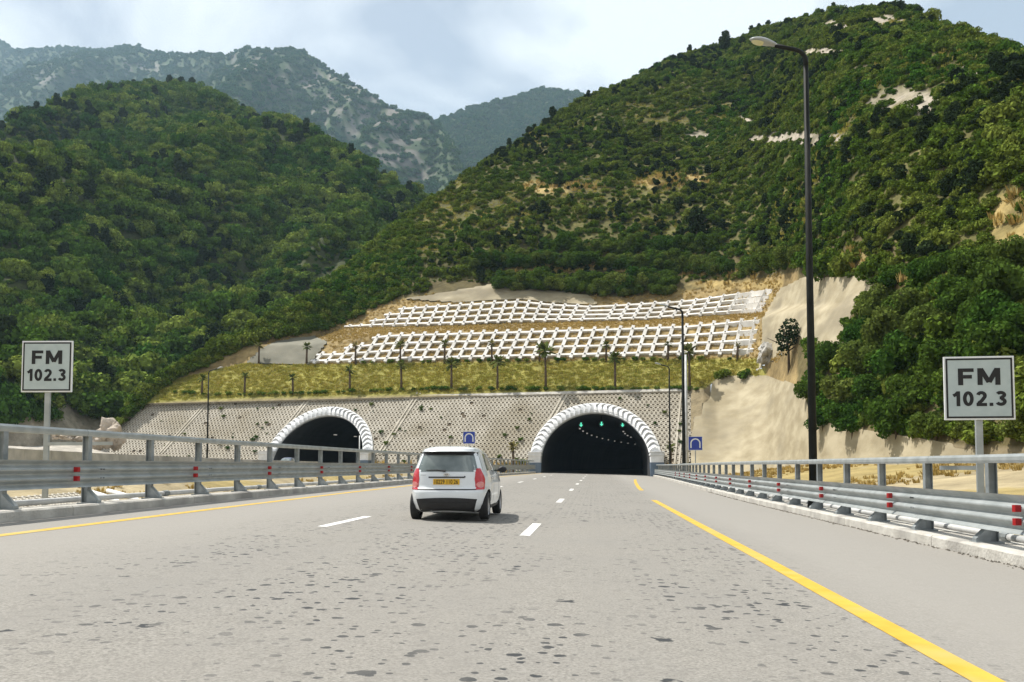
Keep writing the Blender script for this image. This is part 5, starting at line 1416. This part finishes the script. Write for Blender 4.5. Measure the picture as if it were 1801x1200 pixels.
def car(name, X, Y, z, rz, paint, label, plate):
    root = empty(name, (X, Y, z), rz); tag(root, label, 'car')
    hw_ = [(0.17, 0.66), (0.22, 0.735), (0.35, 0.775), (0.55, 0.797), (0.75, 0.797), (0.88, 0.780), (0.97, 0.752), (1.10, 0.702), (1.25, 0.650), (1.36, 0.605), (1.42, 0.55), (1.455, 0.46), (1.475, 0.30), (1.482, 0.10)]
    yr_ = [(0.17, 0.16), (0.24, 0.06), (0.35, 0.015), (0.48, 0.0), (0.58, 0.01), (0.625, 0.045), (0.66, 0.085), (0.90, 0.105), (0.97, 0.12), (1.10, 0.175), (1.25, 0.245), (1.34, 0.285), (1.36, 0.24), (1.40, 0.235), (1.43, 0.27), (1.455, 0.36), (1.475, 0.62), (1.482, 1.0)]
    yf_ = [(0.17, 3.30), (0.24, 3.42), (0.45, 3.53), (0.62, 3.52), (0.75, 3.44), (0.85, 3.22), (0.92, 2.90), (0.97, 2.62), (1.10, 2.36), (1.25, 2.06), (1.36, 1.86), (1.42, 1.74), (1.455, 1.62), (1.475, 1.46), (1.482, 1.25)]
    NP = 5.5
    hw, yr, yf = (lambda z: float(interp(z, hw_))), (lambda z: float(interp(z, yr_))), (lambda z: float(interp(z, yf_)))
    def npow(z): return float(interp(z, [(0.2, 4.6), (0.62, 5.0), (0.95, 5.0), (1.3, 4.2), (1.48, 2.6)]))
    def ring_pt(th, z, off=0.0):
        b, a, yc, n = hw(z), (yf(z) - yr(z)) / 2, (yf(z) + yr(z)) / 2, npow(z)
        c, s = math.cos(th), math.sin(th)
        x = (b + off) * math.copysign(abs(c) ** (2 / n), c); y = (a + off) * math.copysign(abs(s) ** (2 / n), s)
        return (x, yc + y, z)
    def rear_y(x, z, off=0.0):
        b, a, yc, n = hw(z), (yf(z) - yr(z)) / 2, (yf(z) + yr(z)) / 2, npow(z)
        return yc - (a + off) * max(0.0, 1 - abs(x / b) ** n) ** (1 / n)
    def side_x(y, z, off=0.0):
        b, a, yc, n = hw(z), (yf(z) - yr(z)) / 2, (yf(z) + yr(z)) / 2, npow(z)
        return (b + off) * max(0.0, 1 - min(1, abs((y - yc) / a)) ** n) ** (1 / n)
    zs = sorted(set([p[0] for p in hw_ + yr_ + yf_]) | {0.29, 0.42, 0.70, 0.80, 1.03, 1.17, 1.30})
    nt = 96; v = []
    ths = [2 * math.pi * k / nt for k in range(nt)]
    # more points round the corners
    ths = [t - 0.10 * math.sin(4 * t) for t in ths]
    for zz in zs:
        for t in ths: v.append(ring_pt(t, zz))
    f = [(i * nt + k, i * nt + (k + 1) % nt, (i + 1) * nt + (k + 1) % nt, (i + 1) * nt + k) for i in range(len(zs) - 1) for k in range(nt)]
    f += [tuple(range(nt))[::-1], tuple((len(zs) - 1) * nt + k for k in range(nt))]
    body = link_mesh('body', make_mesh('body', v, f, [paint, M_plastic], smooth=True), root)
    # wheel arches cut out of the shell
    cut = MB()
    for yy_ in (0.62, 2.92):
        for s in (-1, 1):
            cut.tube([(s * 0.52, yy_, 0.29), (s * 1.2, yy_, 0.29)], 0.325, 28, 0)
    co = cut.build('cutter', M_plastic)
    bo = body.modifiers.new('arches', 'BOOLEAN'); bo.object = co; bo.operation = 'DIFFERENCE'; bo.solver = 'EXACT'
    co.parent = root
    bpy.context.view_layer.update()
    nm_ = bpy.data.meshes.new_from_object(body.evaluated_get(bpy.context.evaluated_depsgraph_get()))
    body.modifiers.clear(); body.data = nm_; bpy.data.objects.remove(co)
    smooth_by_angle(body, 42)
    def patch(nm, fn, nu, nv, m, par=root, thick=True, smooth=True):
        """curved panel lying on the shell; fn(u, v, off) -> point"""
        vv = [fn(i / nu, j / nv, 1.0) for j in range(nv + 1) for i in range(nu + 1)]
        ff = [(j * (nu + 1) + i, j * (nu + 1) + i + 1, (j + 1) * (nu + 1) + i + 1, (j + 1) * (nu + 1) + i) for j in range(nv) for i in range(nu)]
        k = len(vv); vv += [fn(i / nu, j / nv, -1.0) for j in range(nv + 1) for i in range(nu + 1)]
        rim = [i for i in range(nu + 1)] + [j * (nu + 1) + nu for j in range(1, nv + 1)] + [nv * (nu + 1) + i for i in range(nu - 1, -1, -1)] + [j * (nu + 1) for j in range(nv - 1, 0, -1)]
        for a, b in zip(rim, rim[1:] + rim[:1]): ff.append((b, a, a + k, b + k))
        o = link_mesh(nm, make_mesh(nm, vv, ff, m), par); smooth_by_angle(o, 40); return o
    def rear(nm, x0, x1, z0, z1, off, m, par=root, curve=0.0, nu=14, nv=8, x0t=None, x1t=None):
        def fn(u, w, s):
            zz = z0 + (z1 - z0) * w + curve * (1 - (2 * u - 1) ** 2)
            xa = x0 + ((x0t if x0t is not None else x0) - x0) * w; xb = x1 + ((x1t if x1t is not None else x1) - x1) * w
            x = xa + (xb - xa) * u
            return (x, rear_y(x, zz) - (off if s > 0 else -0.01), zz)
        return patch(nm, fn, nu, nv, m, par)
    # rear window, tailgate, bumper insert
    rw = rear('rear_window', -0.70, 0.70, 0.955, 1.315, 0.006, M_glass, x0t=-0.575, x1t=0.575, curve=0.012)
    rear('window_band', -0.57, 0.57, 1.28, 1.352, 0.009, M_plastic, rw, curve=0.012, nv=2)
    tg = rear('tailgate', -0.575, 0.575, 0.628, 0.945, 0.012, paint, x0t=-0.60, x1t=0.60)
    rear('plate_recess', -0.34, 0.34, 0.700, 0.865, 0.014, paint if False else M_chrome, tg, nv=3, x0t=-0.36, x1t=0.36) if False else None
    gr = rear('garnish', -0.355, 0.355, 0.842, 0.868, 0.022, M_plastic, tg, nv=2)
    pl = MB(); pl.box(-0.26, 0.26, rear_y(0, .77) - 0.030, rear_y(0, .77) - 0.008, 0.712, 0.822); pl = pl.build('number_plate', M_plate, tg, bevel=0.004)
    if plate:
        me = text_mesh(plate, 0.115, 0.0012); me.materials.append(M_black)
        q = np.array([p.co[:] for p in me.vertices]); sx = 0.46 / (q[:, 0].max() - q[:, 0].min())
        yy_ = rear_y(0, .77) - 0.032
        for p in me.vertices: p.co = (p.co.x * sx, yy_, p.co.y + 0.767)
        link_mesh('plate_number', me, pl)
        # oval badge and small lettering
        ov = MB(); yb_ = rear_y(0, .905) - 0.022; nn = 20
        ov.add([(0.062 * math.cos(6.283 * k / nn), yb_, 0.905 + 0.030 * math.sin(6.283 * k / nn)) for k in range(nn)] + [(0.066 * math.cos(6.283 * k / nn), yb_ + 0.012, 0.905 + 0.033 * math.sin(6.283 * k / nn)) for k in range(nn)], [tuple(range(nn))] + [(k, nn + k, nn + (k + 1) % nn, (k + 1) % nn) for k in range(nn)])
        ov = ov.build('badge', M_chrome, tg)
        me = text_mesh('KIA', 0.042, 0.0008); me.materials.append(M_black)
        for p in me.vertices: p.co = (p.co.x, yb_ - 0.003, p.co.y + 0.905)
        link_mesh('badge_letters', me, tg)
        me = text_mesh('PICANTO', 0.036, 0.0006); me.materials.append(M_rim)
        for p in me.vertices: p.co = (p.co.x - 0.44, rear_y(-.44, .895) - 0.016, p.co.y + 0.895)
        link_mesh('model_letters', me, tg)
        MB().tube([(0.36, rear_y(.36, .86) - 0.012, 0.865), (0.36, rear_y(.36, .86) - 0.018, 0.865)], 0.016, 10).build('lock', M_plastic, tg)
    rear('bumper_insert', -0.53, 0.53, 0.175, 0.43, 0.012, M_plastic, x0t=-0.60, x1t=0.60, curve=0.028)
    rear('tailgate_gap', -0.585, 0.585, 0.606, 0.626, 0.006, M_plastic, nv=2)
    rear('bumper_slot', -0.46, 0.46, 0.365, 0.375, 0.018, M_tyre, nv=2)
    wp = MB(); z_ = 0.985
    wp.tube([(-0.02, rear_y(0, z_) - 0.03, z_ - 0.01), (-0.2, rear_y(.2, z_ + .01) - 0.035, z_ + 0.012), (-0.40, rear_y(.4, z_ + .005) - 0.035, z_ + 0.008)], [0.022, 0.012, 0.010], 6)
    wp.build('wiper', M_plastic, rw)
    # spoiler
    def sp(u, w, s):
        x = -0.535 + 1.07 * u; zz = 1.36 + 0.052 * w
        return (x, rear_y(x * 0.98, 1.40) - (0.075 - 0.05 * w if s > 0 else -0.05), zz + (0 if s > 0 else 0.0))
    patch('spoiler', sp, 14, 2, paint)
    # tail lamps wrapping the corners
    for s in (-1, 1):
        def tl(u, w, q, s=s):
            zz = 0.615 + 0.415 * w
            c = interp(w, [(0, 1.14), (0.5, 1.17), (0.8, 1.10), (1, 0.97)]) ; e = interp(w, [(0, 0.72), (0.5, 0.66), (1, 0.78)])
            th = -(c + (e - c) * u); p = ring_pt(th if s > 0 else math.pi - th, zz, 0.010 if q > 0 else -0.02); return p
        t_ = patch('tail_lamp', tl, 12, 10, M_tail)
        def tl2(u, w, q, s=s):
            zz = 0.65 + 0.12 * w; k = 0.5 * math.sqrt(max(0.02, 1 - (2 * w - 1) ** 2))
            th = -(0.93 - 0.26 * (u - 0.5) * 2 * k * 1.5); return ring_pt(th if s > 0 else math.pi - th, zz, 0.016 if q > 0 else 0.0)
        patch('reversing_lens', tl2, 8, 8, M_tailc, t_)
    # side glass, pillar, doors
    for s in (-1, 1):
        def pane(nm, ya, yb, yat, ybt, z0, z1, m, off=0.005, par=root):
            def fn(u, w, q):
                zz = z0 + (z1 - z0) * w; a = ya + (yat - ya) * w; b = yb + (ybt - yb) * w; y = a + (b - a) * u
                return (s * (side_x(y, zz) + (off if q > 0 else -0.012)), y, zz)
            return patch(nm, fn, 8, 6, m, par)
        pane('side_window', 0.62, 1.30, 0.72, 1.28, 0.985, 1.32, M_glass)
        pane('side_window', 1.36, 2.26, 1.34, 1.84, 0.965, 1.325, M_glass)
        pane('window_trim', 1.302, 1.358, 1.285, 1.335, 0.97, 1.32, M_plastic)
        for ya in (0.98, 1.33, 2.33):
            pane('door_gap', ya, ya + 0.012, ya + 0.01, ya + 0.022, 0.36, 0.955, M_plastic, 0.002)
        pane('door_handle', 1.02, 1.16, 1.02, 1.16, 0.845, 0.875, paint, 0.03); pane('door_handle', 1.38, 1.52, 1.38, 1.52, 0.85, 0.88, paint, 0.03)
        pane('sill_trim', 0.98, 2.55, 0.98, 2.55, 0.215, 0.275, M_plastic, 0.012)
        # mirror
        mm = MB(); c = Vector((s * 0.88, 2.22, 1.0)); vv = []
        for i, t in enumerate(np.linspace(0, 1, 6)):
            w = [0.06, 0.092, 0.10, 0.095, 0.07, 0.02][i]; h = [0.05, 0.066, 0.07, 0.066, 0.05, 0.015][i]
            for k in range(12): vv.append((c.x + w * math.cos(6.283 * k / 12), c.y + 0.12 * t, c.z + h * math.sin(6.283 * k / 12)))
        ff = [(i * 12 + k, i * 12 + (k + 1) % 12, (i + 1) * 12 + (k + 1) % 12, (i + 1) * 12 + k) for i in range(5) for k in range(12)] + [tuple(range(12)), tuple(60 + k for k in range(12))]
        mm.add(vv, ff); x0, x1 = sorted((s * 0.70, s * 0.84)); mm.box(x0, x1, 2.24, 2.30, 0.965, 0.995)
        mm.build('mirror', M_plastic, root)
        # wheels
        for yy_ in (0.62, 2.92):
            w = empty('wheel', (s * 0.69, yy_, 0.285), 0, root)
            prof = [(-0.085, 0.20), (-0.088, 0.255), (-0.075, 0.280), (-0.05, 0.286), (0.05, 0.286), (0.075, 0.280), (0.088, 0.255), (0.085, 0.20)]
            vv = [(a, r_ * math.cos(6.2832 * k / 32), r_ * math.sin(6.2832 * k / 32)) for a, r_ in prof for k in range(32)]
            ff = [(i * 32 + k, i * 32 + (k + 1) % 32, (i + 1) * 32 + (k + 1) % 32, (i + 1) * 32 + k) for i in range(7) for k in range(32)]
            ty = link_mesh('tyre', make_mesh('tyre', vv, ff, M_tyre), w); smooth_by_angle(ty, 40)
            rm = MB(); prof = [(0.07, 0.205), (0.078, 0.19), (0.03, 0.175), (0.03, 0.0)]
            rm.add([(s * a, r_ * math.cos(6.2832 * k / 24), r_ * math.sin(6.2832 * k / 24)) for a, r_ in prof for k in range(24)], [(i * 24 + k, i * 24 + (k + 1) % 24, (i + 1) * 24 + (k + 1) % 24, (i + 1) * 24 + k) for i in range(3) for k in range(24)])
            for k in range(7):
                a = 6.2832 * k / 7; d = Vector((0, math.cos(a), math.sin(a))); t = Vector((0, -math.sin(a), math.cos(a)))
                p0, p1 = d * 0.03, d * 0.19; xo, xi = Vector((s * 0.066, 0, 0)), Vector((s * 0.035, 0, 0))
                rm.hexa([p0 - t * .022 + xi, p0 + t * .022 + xi, p1 + t * .028 + xi, p1 - t * .028 + xi, p0 - t * .022 + xo, p0 + t * .022 + xo, p1 + t * .028 + xo, p1 - t * .028 + xo])
            rm.tube([(s * 0.03, 0, 0), (s * 0.075, 0, 0)], 0.045, 12)
            rm.add([(-s * 0.05, 0.2 * math.cos(6.2832 * k / 24), 0.2 * math.sin(6.2832 * k / 24)) for k in range(24)], [tuple(range(24))])
            rm.build('rim', M_rim, w)
    # windscreen, underside, exhaust
    def ws(u, w, q):
        zz = 0.99 + 0.36 * w; th = math.pi / 2 - 0.62 + 1.24 * u; p = ring_pt(th, zz, 0.005 if q > 0 else -0.01); return p
    patch('windscreen', ws, 12, 6, M_glass)
    MB().box(-0.62, 0.62, 0.35, 3.2, 0.16, 0.30).build('underside', M_plastic, root)
    MB().tube([(-0.30, 0.10, 0.225), (-0.30, 0.5, 0.225)], 0.024, 10).build('exhaust', M_rim, root)
    for s in (): MB().prism([(0.02, 0.20), (0.24, 0.22), (0.24, 0.30), (0.03, 0.32)], 0, s * 0.66 - .05, s * 0.66 + .05).build('mud_flap', M_plastic, root)
    ant = MB().tube([(0, 0.55, 1.465), (0, 0.42, 1.60)], 0.006, 5).build('antenna', M_plastic, root)
    return root
M_paintw = surf('white car paint', (0.66, 0.69, 0.70), (0.70, 0.725, 0.735), 1.5, 0.25, coat=0.7, spec=0.5)
M_paintb = surf('blue car paint', (0.03, 0.05, 0.11), (0.04, 0.06, 0.13), 2, 0.3, coat=0.8)
car('small_car', -2.88, 16.75, zroad(-2.88) + 0.004, R(0.4), M_paintw, 'white five door hatchback driving ahead in the middle lane', '10229 110 26')
a = at(512, 812, 104)
car('blue_car', a[0], 104, 0.67, R(182), M_paintb, 'dark blue car coming out of the left tunnel behind the guardrail', None)

# ================================================================== honeycomb paving and white pipes in the median ditch
root = empty('ditch_paving', (-17.4, 26.5, -0.2)); tag(root, 'honeycomb paving blocks lining the ditch behind the left guardrail', 'paving')
hx = MB(); n = 6
def hexring(ro, ri, h0, h1):
    a = [(ro * math.cos(math.pi / 3 * k), ro * math.sin(math.pi / 3 * k)) for k in range(6)]; b = [(ri * math.cos(math.pi / 3 * k), ri * math.sin(math.pi / 3 * k)) for k in range(6)]
    v = [(*p, h1) for p in a] + [(*p, h1) for p in b] + [(*p, h0) for p in a] + [(*p, h0) for p in b]
    f = []
    for k in range(6): q = (k + 1) % 6; f += [(k, q, 6 + q, 6 + k), (12 + k, 12 + q, q, k), (6 + k, 6 + q, 18 + q, 18 + k)]
    return make_mesh('paving_block', v, f, M_block)
HM = hexring(0.178, 0.112, -0.08, 0.07)
for r_ in range(11):
    for c_ in range(26):
        y = 22.6 + 0.32 * c_ + (0.16 if r_ % 2 else 0); x = -16.1 - 0.275 * r_
        o = link_mesh('paving_block', HM, root, loc=(x + 17.4, y - 26.5, ground_z(x, y) + 0.02 + 0.2)); o.rotation_euler = (0, R(17), 0)
for k, (y, dy) in enumerate(((25.2, 0.0), (26.3, 0.2))):
    p0 = Vector((-13.6, y, ground_z(-13.6, y) + .45)); p1 = Vector((-18.6, y + 5.4 + dy, ground_z(-18.6, y + 5.4) + .2))
    o = MB().tube([p0, (p0 + p1) / 2 + Vector((0, 0, .12)), p1], 0.09, 10).build('drain_pipe', surf('white plastic pipe', (0.62, 0.62, 0.60), (0.70, 0.70, 0.68), 3, 0.5), smooth=True)
    tag(o, ('nearer' if k == 0 else 'farther') + ' of two white drain pipes crossing the ditch behind the left guardrail', 'pipe', 'drain pipes')

# ================================================================== haze
hz = MB().box(-3200, 2800, -60, 4200, -10, 1750)
m = bpy.data.materials.new('haze'); m.use_nodes = True; m.node_tree.nodes.clear()
ho = m.node_tree.nodes.new('ShaderNodeOutputMaterial'); hv = m.node_tree.nodes.new('ShaderNodeVolumePrincipled')
hv.inputs['Color'].default_value = (0.50, 0.70, 0.88, 1); hv.inputs['Density'].default_value = 0.00011; hv.inputs['Anisotropy'].default_value = 0.1
m.node_tree.links.new(hv.outputs[0], ho.inputs['Volume'])
o = hz.build('haze', m); tag(o, 'thin summer haze filling the valley', 'haze', kind='stuff')
